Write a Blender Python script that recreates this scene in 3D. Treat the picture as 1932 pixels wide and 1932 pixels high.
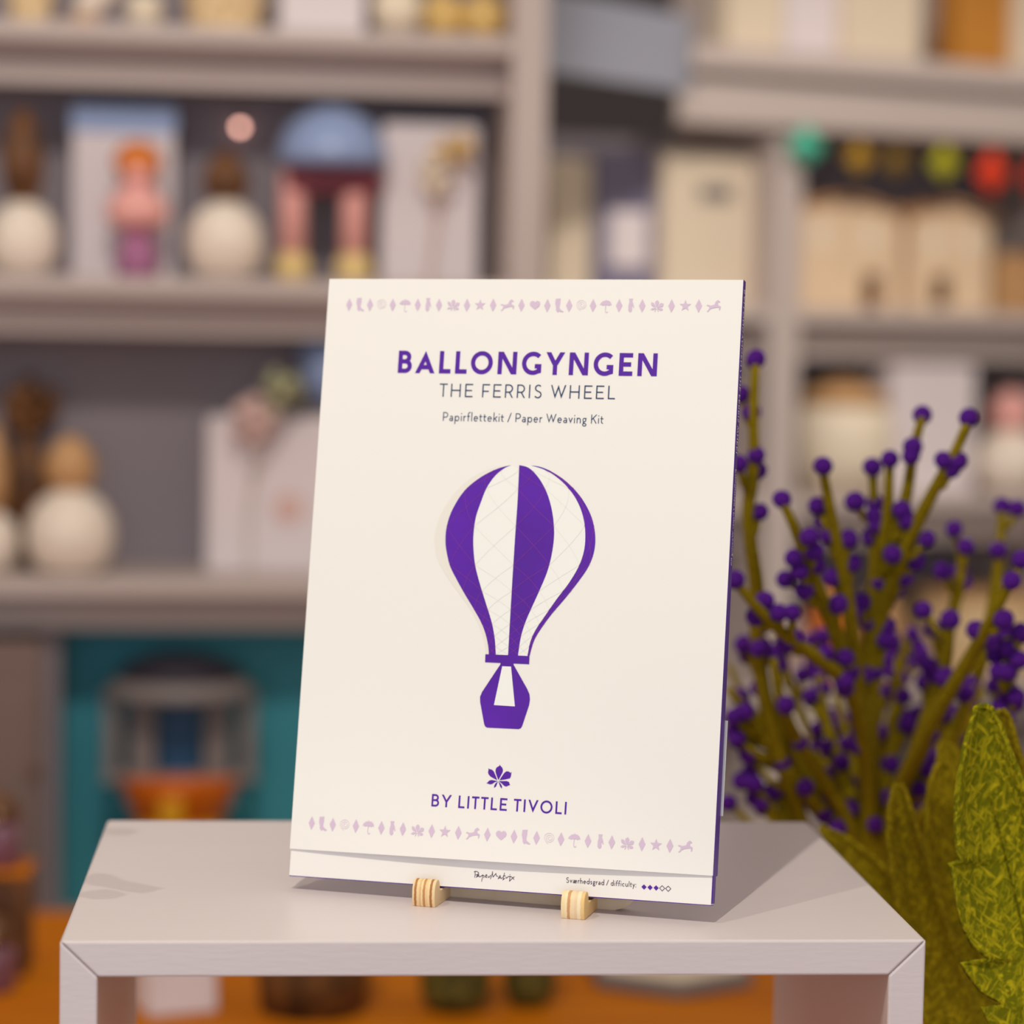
import bpy, bmesh, math, random
import numpy as np
from mathutils import Matrix, Vector
from mathutils.geometry import tessellate_polygon

random.seed(7)
for o in list(bpy.data.objects):
    bpy.data.objects.remove(o, do_unlink=True)
SC = bpy.context.scene
COL = SC.collection
PI = math.pi

# ------------------------------------------------------------------ camera
FPX = 4855.8                      # focal length in pixels of the 1932 px frame
YAW, PITCH, ROLL = 0.08148, 0.07241, 0.01794
CAMZ = 0.65256                    # camera height above the wooden display table (z = 0)
CAM = np.array([0.0, 0.0, CAMZ])

def _rot():
    cy, sy = math.cos(YAW), math.sin(YAW)
    rz = np.array([[cy, -sy, 0], [sy, cy, 0], [0, 0, 1.]])
    a = np.array([[1, 0, 0], [0, 0, -1], [0, 1, 0.]])
    cp, sp = math.cos(PITCH), math.sin(PITCH)
    p = np.array([[1, 0, 0], [0, cp, -sp], [0, sp, cp]])
    cr, sr = math.cos(ROLL), math.sin(ROLL)
    q = np.array([[cr, -sr, 0], [sr, cr, 0], [0, 0, 1.]])
    return q @ p @ a @ rz
RM = _rot()

cd = bpy.data.cameras.new('camera')
cam = bpy.data.objects.new('camera', cd)
COL.objects.link(cam)
mw = Matrix.Identity(4)
for i in range(3):
    mw[i][0], mw[i][1], mw[i][2], mw[i][3] = RM[0][i], -RM[1][i], -RM[2][i], CAM[i]
cam.matrix_world = mw
cd.sensor_width = 36.0
cd.lens = 36.0 * FPX / 1932.0
cd.clip_start = 0.05
cd.dof.use_dof = True
cd.dof.focus_distance = 1.285
cd.dof.aperture_fstop = 4.0
cd.dof.aperture_blades = 0
SC.camera = cam

# ------------------------------------------------------------------ world, lights, exposure
w = bpy.data.worlds.new('world'); SC.world = w; w.use_nodes = True
bg = w.node_tree.nodes['Background']
bg.inputs[0].default_value = (1.0, 0.88, 0.75, 1)
bg.inputs[1].default_value = 0.55
SC.view_settings.view_transform = 'Standard'
SC.view_settings.look = 'None'
SC.view_settings.exposure = 0.0
SC.view_settings.gamma = 1.0
SC.view_settings.use_curve_mapping = False

def spot(name, target, travel, dist, watts, colour, size_deg, radius, blend=0.6):
    ld = bpy.data.lights.new(name, 'SPOT')
    ld.energy = watts; ld.color = colour
    ld.spot_size = math.radians(size_deg); ld.spot_blend = blend
    ld.shadow_soft_size = radius
    o = bpy.data.objects.new(name, ld); COL.objects.link(o)
    d = Vector(travel).normalized()
    o.location = Vector(target) - d * dist
    o.rotation_euler = d.to_track_quat('-Z', 'Y').to_euler()
    return o
KEYC = (1.0, 0.96, 0.78)
SHELFC = (1.0, 0.93, 0.84)
spot('track_spot_key_offscreen', (0.12, 1.33, 0.45), (0.233, 0.60, -1.0), 2.4, 95, KEYC, 30, 0.011)
spot('track_spot_side_offscreen', (0.12, 1.33, 0.45), (0.53, 0.45, -1.0), 2.4, 40, KEYC, 30, 0.011)
spot('track_spot_shelf_a_offscreen', (-0.45, 3.25, 0.40), (-0.15, 1.0, -0.80), 2.6, 60, SHELFC, 60, 0.08)
spot('track_spot_shelf_b_offscreen', (0.05, 3.35, 0.40), (0.05, 1.0, -0.80), 2.6, 28, SHELFC, 55, 0.08)
spot('track_spot_shelf_c_offscreen', (1.05, 4.2, 0.5), (0.15, 1.0, -0.75), 2.6, 112, SHELFC, 44, 0.08)
def area(name, loc, sx, sy, watts, colour):
    ld = bpy.data.lights.new(name, 'AREA'); ld.shape = 'RECTANGLE'; ld.size = sx; ld.size_y = sy; ld.energy = watts; ld.color = colour
    o = bpy.data.objects.new(name, ld); COL.objects.link(o); o.location = loc
    return o
win = area('shop_window_offscreen', (-0.3, -3.0, 0.9), 3.0, 2.0, 40, (0.55, 0.74, 1.0))
win.rotation_euler = (math.radians(90), 0, 0)

# ------------------------------------------------------------------ helpers: pixels, colours, materials
def ray(u, v):
    return RM.T @ np.array([(u - 966.0) / FPX, (v - 966.0) / FPX, 1.0])
def at(u, v, depth):
    """point seen at pixel (u, v) at the given distance along the view axis"""
    return CAM + ray(u, v) * depth
def lin(c):
    return tuple(((x / 255) / 12.92 if x / 255 <= 0.04045 else ((x / 255 + 0.055) / 1.055) ** 2.4) for x in c) + (1.0,)

MATS = {}
def mat(name, rgb, rough=0.6, spec=0.4, noise=0.0, nscale=30.0, rgb2=None, bump=0.0, bscale=200.0, stretch=(1, 1, 1),
        metal=0.0, emit=None, trans=0.0, sheen=0.0, coat=0.0):
    if name in MATS: return MATS[name]
    m = bpy.data.materials.new(name); m.use_nodes = True
    nt = m.node_tree; b = nt.nodes['Principled BSDF']
    b.inputs['Base Color'].default_value = lin(rgb)
    b.inputs['Roughness'].default_value = rough
    b.inputs['Specular IOR Level'].default_value = spec
    b.inputs['Metallic'].default_value = metal
    b.inputs['Sheen Weight'].default_value = sheen
    b.inputs['Coat Weight'].default_value = coat
    if trans: b.inputs['Transmission Weight'].default_value = trans
    if emit:
        b.inputs['Emission Color'].default_value = lin(rgb)
        b.inputs['Emission Strength'].default_value = emit
    tc = nt.nodes.new('ShaderNodeTexCoord'); mp = nt.nodes.new('ShaderNodeMapping')
    mp.inputs['Scale'].default_value = stretch
    nt.links.new(tc.outputs['Object'], mp.inputs['Vector'])
    n = nt.nodes.new('ShaderNodeTexNoise')
    n.inputs['Scale'].default_value = nscale; n.inputs['Detail'].default_value = 5
    nt.links.new(mp.outputs[0], n.inputs['Vector'])
    r = nt.nodes.new('ShaderNodeValToRGB')
    a = lin(rgb); c2 = lin(rgb2) if rgb2 else tuple(x * (1 - noise) for x in a[:3]) + (1,)
    r.color_ramp.elements[0].color = c2; r.color_ramp.elements[1].color = a
    r.color_ramp.elements[0].position = 0.35; r.color_ramp.elements[1].position = 0.65
    nt.links.new(n.outputs['Fac'], r.inputs['Fac'])
    nt.links.new(r.outputs['Color'], b.inputs['Base Color'])
    if bump:
        n2 = nt.nodes.new('ShaderNodeTexNoise'); n2.inputs['Scale'].default_value = bscale; n2.inputs['Detail'].default_value = 4
        nt.links.new(mp.outputs[0], n2.inputs['Vector'])
        bp = nt.nodes.new('ShaderNodeBump'); bp.inputs['Strength'].default_value = bump; bp.inputs['Distance'].default_value = 0.001
        nt.links.new(n2.outputs['Fac'], bp.inputs['Height']); nt.links.new(bp.outputs[0], b.inputs['Normal'])
    MATS[name] = m
    return m

def mat_bands(name, stops, axis='X', rough=0.6):
    """hard-edged bands across an object's own box (plywood layers, woven stripes)"""
    if name in MATS: return MATS[name]
    m = bpy.data.materials.new(name); m.use_nodes = True; nt = m.node_tree; b = nt.nodes['Principled BSDF']
    b.inputs['Roughness'].default_value = rough
    tc = nt.nodes.new('ShaderNodeTexCoord'); sp = nt.nodes.new('ShaderNodeSeparateXYZ')
    n = nt.nodes.new('ShaderNodeTexNoise'); n.inputs['Scale'].default_value = 9
    ad = nt.nodes.new('ShaderNodeMath'); ad.operation = 'MULTIPLY_ADD'; ad.inputs[1].default_value = 0.06; 
    nt.links.new(tc.outputs['Generated'], n.inputs['Vector'])
    nt.links.new(tc.outputs['Generated'], sp.inputs[0])
    nt.links.new(n.outputs['Fac'], ad.inputs[0]); nt.links.new(sp.outputs[axis], ad.inputs[2])
    r = nt.nodes.new('ShaderNodeValToRGB'); r.color_ramp.interpolation = 'CONSTANT'
    el = r.color_ramp.elements
    el[0].position = stops[0][0]; el[0].color = lin(stops[0][1])
    el[1].position = stops[1][0]; el[1].color = lin(stops[1][1])
    for p, c in stops[2:]:
        e = el.new(p); e.color = lin(c)
    nt.links.new(ad.outputs[0], r.inputs['Fac']); nt.links.new(r.outputs[0], b.inputs['Base Color'])
    MATS[name] = m
    return m

def mat_felt(name, c1, c2, scale=120.0):
    """matted wool fibres: two crossed stretched noises for colour and relief"""
    if name in MATS: return MATS[name]
    m = bpy.data.materials.new(name); m.use_nodes = True; nt = m.node_tree; b = nt.nodes['Principled BSDF']
    b.inputs['Roughness'].default_value = 0.95; b.inputs['Specular IOR Level'].default_value = 0.1
    tc = nt.nodes.new('ShaderNodeTexCoord')
    out = []
    for ang, st in ((0.7, (5, 1, 1)), (-0.8, (6, 1, 1)), (1.75, (5, 1, 1))):
        mp = nt.nodes.new('ShaderNodeMapping'); mp.vector_type = 'TEXTURE'; mp.inputs['Rotation'].default_value = (0, ang, 0.2); mp.inputs['Scale'].default_value = st
        n = nt.nodes.new('ShaderNodeTexNoise'); n.inputs['Scale'].default_value = scale * 5; n.inputs['Detail'].default_value = 2
        n.inputs['Distortion'].default_value = 0.6
        nt.links.new(tc.outputs['Object'], mp.inputs[0]); nt.links.new(mp.outputs[0], n.inputs['Vector']); out.append(n)
    mx = nt.nodes.new('ShaderNodeMath'); mx.operation = 'MAXIMUM'
    m0 = nt.nodes.new('ShaderNodeMath'); m0.operation = 'MAXIMUM'
    nt.links.new(out[0].outputs['Fac'], m0.inputs[0]); nt.links.new(out[1].outputs['Fac'], m0.inputs[1])
    nt.links.new(m0.outputs[0], mx.inputs[0]); nt.links.new(out[2].outputs['Fac'], mx.inputs[1])
    r = nt.nodes.new('ShaderNodeValToRGB')
    r.color_ramp.elements[0].position = 0.52; r.color_ramp.elements[0].color = lin(c2)
    r.color_ramp.elements[1].position = 0.72; r.color_ramp.elements[1].color = lin(c1)
    nt.links.new(mx.outputs[0], r.inputs[0]); nt.links.new(r.outputs[0], b.inputs['Base Color'])
    bp = nt.nodes.new('ShaderNodeBump'); bp.inputs['Strength'].default_value = 0.7; bp.inputs['Distance'].default_value = 0.0015
    nt.links.new(mx.outputs[0], bp.inputs['Height']); nt.links.new(bp.outputs[0], b.inputs['Normal'])
    MATS[name] = m
    return m

# ------------------------------------------------------------------ helpers: meshes and objects
class MB:
    def __init__(self): self.v = []; self.f = []
    def add(self, vs, fs):
        n = len(self.v); self.v += [tuple(float(c) for c in p) for p in vs]; self.f += [tuple(i + n for i in f) for f in fs]; return self
    def box(self, x0, x1, y0, y1, z0, z1):
        return self.hexa([(x0, y0, z0), (x1, y0, z0), (x1, y1, z0), (x0, y1, z0), (x0, y0, z1), (x1, y0, z1), (x1, y1, z1), (x0, y1, z1)])
    def hexa(self, p):
        return self.add(p, [(0, 3, 2, 1), (4, 5, 6, 7), (0, 1, 5, 4), (1, 2, 6, 5), (2, 3, 7, 6), (3, 0, 4, 7)])
    def prism(self, poly, fn, a, b):
        """polygon (list of 2d) swept from a to b; fn(p, t) -> xyz"""
        n = len(poly)
        self.add([fn(p, a) for p in poly] + [fn(p, b) for p in poly],
                 [tuple(range(n))[::-1], tuple(range(n, 2 * n))] + [(i, (i + 1) % n, n + (i + 1) % n, n + i) for i in range(n)])
        return self
    def lathe(self, prof, n=24, c=(0, 0, 0), sx=1.0, sy=1.0):
        vs = []; fs = []
        for r, z in prof:
            for k in range(n):
                a = 2 * PI * k / n; vs.append((c[0] + r * sx * math.cos(a), c[1] + r * sy * math.sin(a), c[2] + z))
        m = len(prof)
        for i in range(m - 1):
            for k in range(n):
                fs.append((i * n + k, i * n + (k + 1) % n, (i + 1) * n + (k + 1) % n, (i + 1) * n + k))
        fs.append(tuple(range(n))[::-1]); fs.append(tuple((m - 1) * n + k for k in range(n)))
        return self.add(vs, fs)
    def tube(self, pts, rad, n=8):
        pts = [Vector(p) for p in pts]
        if not hasattr(rad, '__len__'): rad = [rad] * len(pts)
        vs = []; fs = []
        ref = Vector((0.31, 0.93, 0.2)).normalized()
        for i, p in enumerate(pts):
            t = (pts[min(i + 1, len(pts) - 1)] - pts[max(i - 1, 0)]).normalized()
            a = t.cross(ref)
            if a.length < 1e-4: a = t.cross(Vector((1, 0, 0)))
            a.normalize(); b = t.cross(a)
            for k in range(n):
                q = 2 * PI * k / n; vs.append(p + a * (rad[i] * math.cos(q)) + b * (rad[i] * math.sin(q)))
        for i in range(len(pts) - 1):
            for k in range(n):
                fs.append((i * n + k, i * n + (k + 1) % n, (i + 1) * n + (k + 1) % n, (i + 1) * n + k))
        fs.append(tuple(range(n))[::-1]); fs.append(tuple((len(pts) - 1) * n + k for k in range(n)))
        return self.add(vs, fs)
    def ball(self, c, r, n=16, m=10, sq=(1, 1, 1)):
        vs = [(c[0], c[1], c[2] - r * sq[2])]; fs = []
        for i in range(1, m):
            t = PI * i / m
            for k in range(n):
                a = 2 * PI * k / n
                vs.append((c[0] + r * sq[0] * math.sin(t) * math.cos(a), c[1] + r * sq[1] * math.sin(t) * math.sin(a), c[2] - r * sq[2] * math.cos(t)))
        vs.append((c[0], c[1], c[2] + r * sq[2])); L = len(vs) - 1
        for k in range(n):
            fs.append((0, 1 + (k + 1) % n, 1 + k)); fs.append((L, L - n + k, L - n + (k + 1) % n))
        for i in range(m - 2):
            for k in range(n):
                fs.append((1 + i * n + k, 1 + i * n + (k + 1) % n, 1 + (i + 1) * n + (k + 1) % n, 1 + (i + 1) * n + k))
        return self.add(vs, fs)
    def mesh(self, name, smooth=False):
        me = bpy.data.meshes.new(name); me.from_pydata(self.v, [], self.f)
        bm = bmesh.new(); bm.from_mesh(me); bmesh.ops.recalc_face_normals(bm, faces=bm.faces); bm.to_mesh(me); bm.free()
        if smooth: me.polygons.foreach_set('use_smooth', [True] * len(me.polygons))
        return me
    def build(self, name, m, parent=None, smooth=False, bevel=0.0, segs=2):
        me = self.mesh(name, smooth); me.materials.append(m)
        o = bpy.data.objects.new(name, me); COL.objects.link(o); o.parent = parent
        if bevel:
            md = o.modifiers.new('bevel', 'BEVEL'); md.width = bevel; md.segments = segs; md.limit_method = 'ANGLE'; md.angle_limit = math.radians(40)
        return o

def tag(o, label, cat, group=None):
    o['label'] = label; o['category'] = cat
    if group: o['group'] = group
    return o
def struct(o): o['kind'] = 'structure'; return o
def thing(name, label, cat, matrix=None, loc=None, group=None):
    o = bpy.data.objects.new(name, None); COL.objects.link(o); o.empty_display_size = 0.05
    if matrix is not None: o.matrix_world = matrix
    if loc is not None: o.location = loc
    return tag(o, label, cat, group)
def frame(ex, ey, ez, org):
    m = Matrix.Identity(4)
    for i in range(3): m[i][0], m[i][1], m[i][2], m[i][3] = ex[i], ey[i], ez[i], org[i]
    return m

# ------------------------------------------------------------------ materials
M_PAINT_E = mat('riser_edge_paint', (216, 204, 208), rough=0.38, spec=0.45, noise=0.02, nscale=6, bump=0.12, bscale=90, stretch=(1, 3, 5))
M_COVER = mat('cover_card', (241, 236, 234), rough=0.42, spec=0.35, noise=0.012, nscale=4)
M_PURPLE = mat('violet_print', (86, 22, 164), rough=0.40, noise=0.06, nscale=120)
M_PURPLE_B = mat('balloon_violet_print', (92, 18, 174), rough=0.45, noise=0.22, nscale=22)
M_NAVY = mat('navy_print', (22, 52, 98), rough=0.5)
M_LILAC = mat('lilac_print', (214, 190, 216), rough=0.5)
M_LILAC_T = mat('faint_lilac_print', (224, 206, 220), rough=0.5)
M_INK = mat('dark_ink_print', (62, 36, 66), rough=0.5)
M_BWHITE = mat('balloon_white_print', (242, 240, 238), rough=0.45)
M_BSHADE = mat('balloon_grey_white_print', (235, 228, 222), rough=0.45)
M_LATT = mat('magenta_lattice_print', (128, 44, 150), rough=0.5)
M_LATG = mat('grey_lattice_print', (232, 230, 226), rough=0.5)
M_SPINE = mat('violet_spine_card', (76, 20, 150), rough=0.42, noise=0.08, nscale=20)
M_WOODT = mat('orange_oiled_wood', (200, 116, 2), spec=0.15, rough=0.6, rgb2=(178, 94, 1), nscale=5, stretch=(1, 9, 1), bump=0.1, bscale=40)
M_SHELF = mat('shelf_paint', (193, 178, 172), rough=0.5, noise=0.03, nscale=3)
M_BACK = mat('shelf_back_paint', (140, 130, 136), rough=0.7, noise=0.06, nscale=3)
M_FLOOR = mat('floor_boards', (120, 92, 66), rough=0.5, noise=0.2, nscale=3, stretch=(1, 8, 1))
M_WALL = mat('wall_plaster', (96, 90, 94), rough=0.9, noise=0.05, nscale=2)
M_PLYSIDE = mat('birch_ply_face', (228, 204, 172), rough=0.6, noise=0.10, nscale=60, stretch=(1, 6, 1))

# ------------------------------------------------------------------ setting
FLOORZ = -0.76
struct(MB().box(-3.0, 4.0, -1.0, 6.0, FLOORZ - 0.05, FLOORZ).build('floor', M_FLOOR))
struct(MB().box(-3.0, 4.0, 5.6, 5.7, FLOORZ, 2.6).build('wall_back', M_WALL))

# wooden display table that carries the white riser
dt = thing('display_table', 'long orange oiled-wood display table under the white riser', 'table', loc=(0, 0, 0))
MB().box(-1.35, 1.25, 0.95, 2.83, -0.04, 0.0).build('table_top', M_WOODT, dt, bevel=0.004)
for x in (-1.28, 1.13):
    for y in (1.02, 2.70):
        MB().box(x, x + 0.06, y, y + 0.06, FLOORZ, -0.04).build('leg', M_WOODT, dt, bevel=0.003)
MB().box(-1.24, 1.15, 2.72, 2.75, -0.14, -0.04).build('apron_rail', M_WOODT, dt)
MB().box(-1.24, 1.15, 1.03, 1.06, -0.14, -0.04).build('apron_rail', M_WOODT, dt)

# white riser: three mitred boards
RH = 0.36
RO = np.array([-0.11125, 1.20472, RH])
RW, RD, RT, RL = 0.414, 0.29566, 0.01724, 0.01773
rs = thing('riser_stand', 'white painted open riser of three mitred boards holding the folder', 'display stand', loc=tuple(RO - [0, 0, RH]))
g = 0.00016
fn = lambda p, t: (p[0], t, RH + p[1])
MB().prism([(g * 2, 0), (RW - g * 2, 0), (RW - RL - g, -RT), (RL + g, -RT)], fn, 0, RD).build('top_board', M_PAINT_E, rs, bevel=0.0011)
for s in (0, 1):
    X = (lambda x: x) if s == 0 else (lambda x: RW - x)
    MB().prism([(X(0), -g), (X(RL), -RT - g), (X(RL), -RH), (X(0), -RH)], fn, 0, RD).build('side_board', M_PAINT_E, rs, bevel=0.0011)

# ------------------------------------------------------------------ lettering: a small geometric stroke alphabet
def arc(cx, cy, rx, ry, a0, a1, n=14):
    return [(cx + rx * math.cos(math.radians(a0 + (a1 - a0) * i / n)), cy + ry * math.sin(math.radians(a0 + (a1 - a0) * i / n))) for i in range(n + 1)]
def ell(cx, cy, rx, ry, n=28):
    return ('c', arc(cx, cy, rx, ry, 0, 360 * (n - 1) / n, n - 1))

def glyph(ch, w):
    """-> (advance width, left bearing, right bearing, strokes); cap height 1, stroke weight w"""
    h = w / 2; X = 0.60
    S, R_, D = 0.085, 0.055, 0.02
    if ch == 'B':
        m = 0.52; W = 0.64; ru = (1 - h - m) / 2; rl = (m - h) / 2
        return W, S, R_, [[(h, 0), (h, 1)], [(h, 1 - h), (W - h - .05 - ru, 1 - h)] + arc(W - h - .05 - ru, m + ru, ru, ru, 90, -90) + [(h, m)],
                          [(h, m), (W - h - rl, m)] + arc(W - h - rl, h + rl, rl, rl, 90, -90) + [(h, h)]]
    if ch == 'A':
        return 0.9, D, D, [[(w * .54, 0), (.45, 1 - 2.45 * h), (.9 - w * .54, 0)], [(.2, .27), (.7, .27)]]
    if ch == 'L': return 0.53, S, .03, [[(h, 1), (h, h), (.53, h)]]
    if ch == 'O': return 1.0, R_, R_, [ell(.5, .5, .5 - h, .515 - h, 40)]
    if ch == 'N':
        W = .86; a = h * 1.32
        return W, S, S, [[(h, 0), (h, 1)], [(W - h, 0), (W - h, 1)], [(a, 1), (W - a, 0)]]
    if ch == 'G':
        W = .88
        return W, R_, .075, [('p', arc(.5, .5, .5 - h, .515 - h, 46, 300, 30) + [(W - h, .13 + h * .3), (W - h, .47 - h), (.585, .47 - h)])]
    if ch == 'Y': return .86, D, D, [[(w * .6, 1), (.43, .43)], [(.86 - w * .6, 1), (.43, .43)], [(.43, .5), (.43, 0)]]
    if ch == 'E': return .6, S, .045, [[(.6, 1 - h), (h, 1 - h), (h, h), (.6, h)], [(h, .5), (.53, .5)]]
    if ch == 'F': return .57, S, .03, [[(.57, 1 - h), (h, 1 - h), (h, 0)], [(h, .46), (.5, .46)]]
    if ch == 'T': return .62, D, D, [[(0, 1 - h), (.62, 1 - h)], [(.31, 1 - h), (.31, 0)]]
    if ch == 'H': return .76, S, S, [[(h, 0), (h, 1)], [(.76 - h, 0), (.76 - h, 1)], [(h, .5), (.76 - h, .5)]]
    if ch == 'I': return w, S, S, [[(h, 0), (h, 1)]]
    if ch in 'PR':
        W = .6; m = .42; r = (1 - h - m) / 2
        st = [[(h, 0), (h, 1)], [(h, 1 - h), (W - h - r, 1 - h)] + arc(W - h - r, m + r, r, r, 90, -90) + [(h, m)]]
        if ch == 'R': st.append([(.33, m), (.63 - w * .55, 0)])
        return (.63 if ch == 'R' else W), S, .03, st
    if ch == 'S':
        return .58, .06, .05, [('p', arc(.30, .745, .235 - h * .4, .265 - h, 38, 250, 16) + arc(.28, .265, .285 - h, .275 - h, 62, -150, 18))]
    if ch == 'W': return 1.16, D, D, [[(w * .55, 1), (.34, 2.9 * h), (.58, 1 - 2.9 * h), (.82, 2.9 * h), (1.16 - w * .55, 1)]]
    if ch == 'V': return .84, D, D, [[(w * .55, 1), (.42, 2.4 * h), (.84 - w * .55, 1)]]
    if ch == 'K': return .64, S, D, [[(h, 0), (h, 1)], [(h, .40), (.60, 1)], [(.24, .58), (.64 - h, 0)]]
    if ch == '/': return .36, .02, .02, [[(0, -.02), (.36, 1.03)]]
    if ch == ':': return w, .05, .05, [[(h, 0), (h, w * 1.2)], [(h, X - w * 1.2), (h, X)]]
    if ch == ' ': return .0, .13, .13, []
    if ch == 'a': return .43, .05, .06, [[(.43 - h, 0), (.43 - h, .40)], ('p', arc(.225, .40, .205 - h, .20 - h, 0, 150, 10)), ell(.205, .175, .205 - h, .185 - h, 22)]
    if ch == 'p': return .54, .06, .045, [[(h, -.33), (h, X)], ell(.28, .295, .26 - h, .31 - h, 22)]
    if ch == 'd': return .54, .045, .06, [[(.54 - h, 0), (.54 - h, 1.06)], ell(.26, .295, .26 - h, .31 - h, 22)]
    if ch == 'i': return w, .06, .06, [[(h, 0), (h, X)], [(h, .80), (h, .80 + w * 1.15)]]
    if ch == 'l': return w, .06, .06, [[(h, 0), (h, 1.06)]]
    if ch == 'r': return .3, .06, .01, [[(h, 0), (h, X)], ('p', arc(.30, .34, .30 - h, .27 - h, 180, 90, 8))]
    if ch == 'f': return .36, .02, .01, [('p', [(.15, 0), (.15, .80)] + arc(.34, .80, .19, .26 - h, 180, 75, 8)), [(0, X - h), (.33, X - h)]]
    if ch == 't': return .36, .01, .02, [('p', [(.14, .82), (.14, .17)] + arc(.28, .17, .14, .17 - h, 180, 285, 7)), [(0, X - h), (.35, X - h)]]
    if ch == 'e': return .5, .045, .045, [('p', [(.03, .31), (.5 - h, .31)] + arc(.25, .295, .25 - h, .31 - h, 3, 318, 24))]
    if ch == 'c': return .46, .045, .03, [('p', arc(.26, .295, .26 - h, .31 - h, 48, 312, 22))]
    if ch == 'k': return .46, .06, .01, [[(h, 0), (h, 1.06)], [(h, .25), (.42, X)], [(.17, .37), (.46 - h, 0)]]
    if ch == 'v': return .5, .01, .01, [[(w * .55, X), (.25, 2.2 * h), (.5 - w * .55, X)]]
    if ch == 'y': return .5, .01, .01, [[(w * .55, X), (.26, .06)], [(.5 - w * .55, X), (.12, -.33)]]
    if ch in 'nh':
        return .47, .06, .06, [[(h, 0), (h, 1.06 if ch == 'h' else X)], [(h, .32)] + arc(.235, .34, .235 - h, .27 - h, 180, 0, 12) + [(.47 - h, 0)]]
    if ch == 'u': return .47, .06, .06, [[(h, X)] + arc(.235, .26, .235 - h, .27 - h, 180, 360, 12) + [(.47 - h, .3)], [(.47 - h, X), (.47 - h, 0)]]
    if ch == 's': return .36, .04, .03, [('p', arc(.19, .45, .15 - h * .4, .16 - h, 38, 250, 10) + arc(.17, .155, .17 - h, .165 - h, 62, -150, 12))]
    if ch == 'g': return .48, .04, .01, [ell(.23, .37, .21 - h, .24 - h, 20), [(.32, X - h), (.47, X - h)], ell(.24, -.16, .24 - h, .19 - h, 20), ('p', [(.15, .17), (.10, .07), (.24, .02)])]
    if ch == '\u00e6': return .80, .045, .045, [[(.42 - h, .02), (.42 - h, .40)], ('p', arc(.215, .40, .20 - h, .20 - h, 0, 150, 10)), ell(.205, .175, .205 - h, .185 - h, 22),
                              ('p', [(.40, .31), (.80 - h, .31)] + arc(.59, .295, .21 - h, .31 - h, 3, 318, 20))]
    raise KeyError(ch)

def stroke_poly(mbl, pts, w, kind='n'):
    """flat ribbon of width w along pts, mitred; open ends cut level or upright ('n'), square ('p'), closed ('c')"""
    h = w / 2; closed = kind == 'c'
    P = [Vector(pts[0])]
    for p in pts[1:]:
        if (Vector(p) - P[-1]).length > 0.02 * w: P.append(Vector(p))
    n = len(P)
    L = []; R = []
    for i in range(n):
        a = P[(i - 1) % n] if (closed or i > 0) else None
        b = P[(i + 1) % n] if (closed or i < n - 1) else None
        if a is None or b is None:
            d = ((b - P[i]) if a is None else (P[i] - a)).normalized()
            nrm = Vector((-d.y, d.x))
            if kind == 'n':
                if abs(d.y) > 0.55 * abs(d.x): off = Vector((-math.copysign(h / max(abs(d.y), .2), d.y), 0))
                else: off = Vector((0, math.copysign(h / max(abs(d.x), .2), d.x)))
            else: off = nrm * h
        else:
            d1 = (P[i] - a).normalized(); d2 = (b - P[i]).normalized()
            n1 = Vector((-d1.y, d1.x)); n2 = Vector((-d2.y, d2.x)); s = (n1 + n2)
            if s.length < 1e-5: off = n1 * h
            else:
                s.normalize(); off = s * min(h / max(s.dot(n1), .1), 4.2 * h)
        L.append(P[i] + off); R.append(P[i] - off)
    k = n if closed else n - 1
    vs = L + R
    mbl.append((vs, [(i, (i + 1) % n, n + (i + 1) % n, n + i) for i in range(k)]))

def text_polys(s, w, width, height):
    """strokes of a text line scaled to the given width and cap height; tracking is solved"""
    gl = [glyph(c, w) for c in s]
    nat = sum(g_[0] + g_[1] + g_[2] for g_ in gl) - gl[0][1] - gl[-1][2]
    track = (width / height - nat) / (len(s) - 1)
    x = -gl[0][1]; out = []
    for g_ in gl:
        x += g_[1]
        for st in g_[3]:
            kind, pts = st if isinstance(st, tuple) else ('n', st)
            tmp = []; stroke_poly(tmp, pts, w, kind)
            for vs, fs in tmp: out.append(([((v[0] + x) * height, v[1] * height) for v in vs], fs))
        x += g_[0] + g_[2] + track
    return out

def fill_poly(pts):
    tri = tessellate_polygon([[Vector((p[0], p[1], 0)) for p in pts]])
    return (list(pts), [tuple(t) for t in tri])

# ------------------------------------------------------------------ paper-weaving folder
BA, BT, BC = -0.3626, 0.18913, 0.01006
ex0 = np.array([math.cos(BA), math.sin(BA), 0]); fw0 = np.array([-math.sin(BA), math.cos(BA), 0]); UP = np.array([0, 0, 1.])
ey0 = UP * math.cos(BT) + fw0 * math.sin(BT)
bex = ex0 * math.cos(BC) + ey0 * math.sin(BC); bey = -ex0 * math.sin(BC) + ey0 * math.cos(BC); bn = np.cross(bex, bey)
BW, BH = 0.2222, 0.31313
BO = RO + np.array([0.10608, 0.1095, 0.00782])
def cov(u, v):
    d = ray(u, v); t = (bn @ (BO - CAM)) / (bn @ d); p = CAM + d * t - BO
    return (p @ bex, p @ bey)
fl = [cov(545, 1601), cov(1346, 1652.5)]
def yflap(x): return fl[0][1] + (fl[1][1] - fl[0][1]) * x / BW
YF = yflap(BW / 2)
def zb(x, y):
    """the sleeve mouth gapes a little at its lower edge"""
    return 0.0026 * max(0.0, math.sin(PI * min(max(x / BW, 0), 1))) * math.exp(-max(y - YF, 0) / 0.028)
def tk(y): return 0.0105 + (0.0052 - 0.0105) * (y - YF) / (BH - YF)

bk = thing('paper_weaving_folder', 'white and violet paper weaving kit folder with striped balloon leaning on wooden stand', 'folder', matrix=frame(bex, bey, bn, BO))
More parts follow.
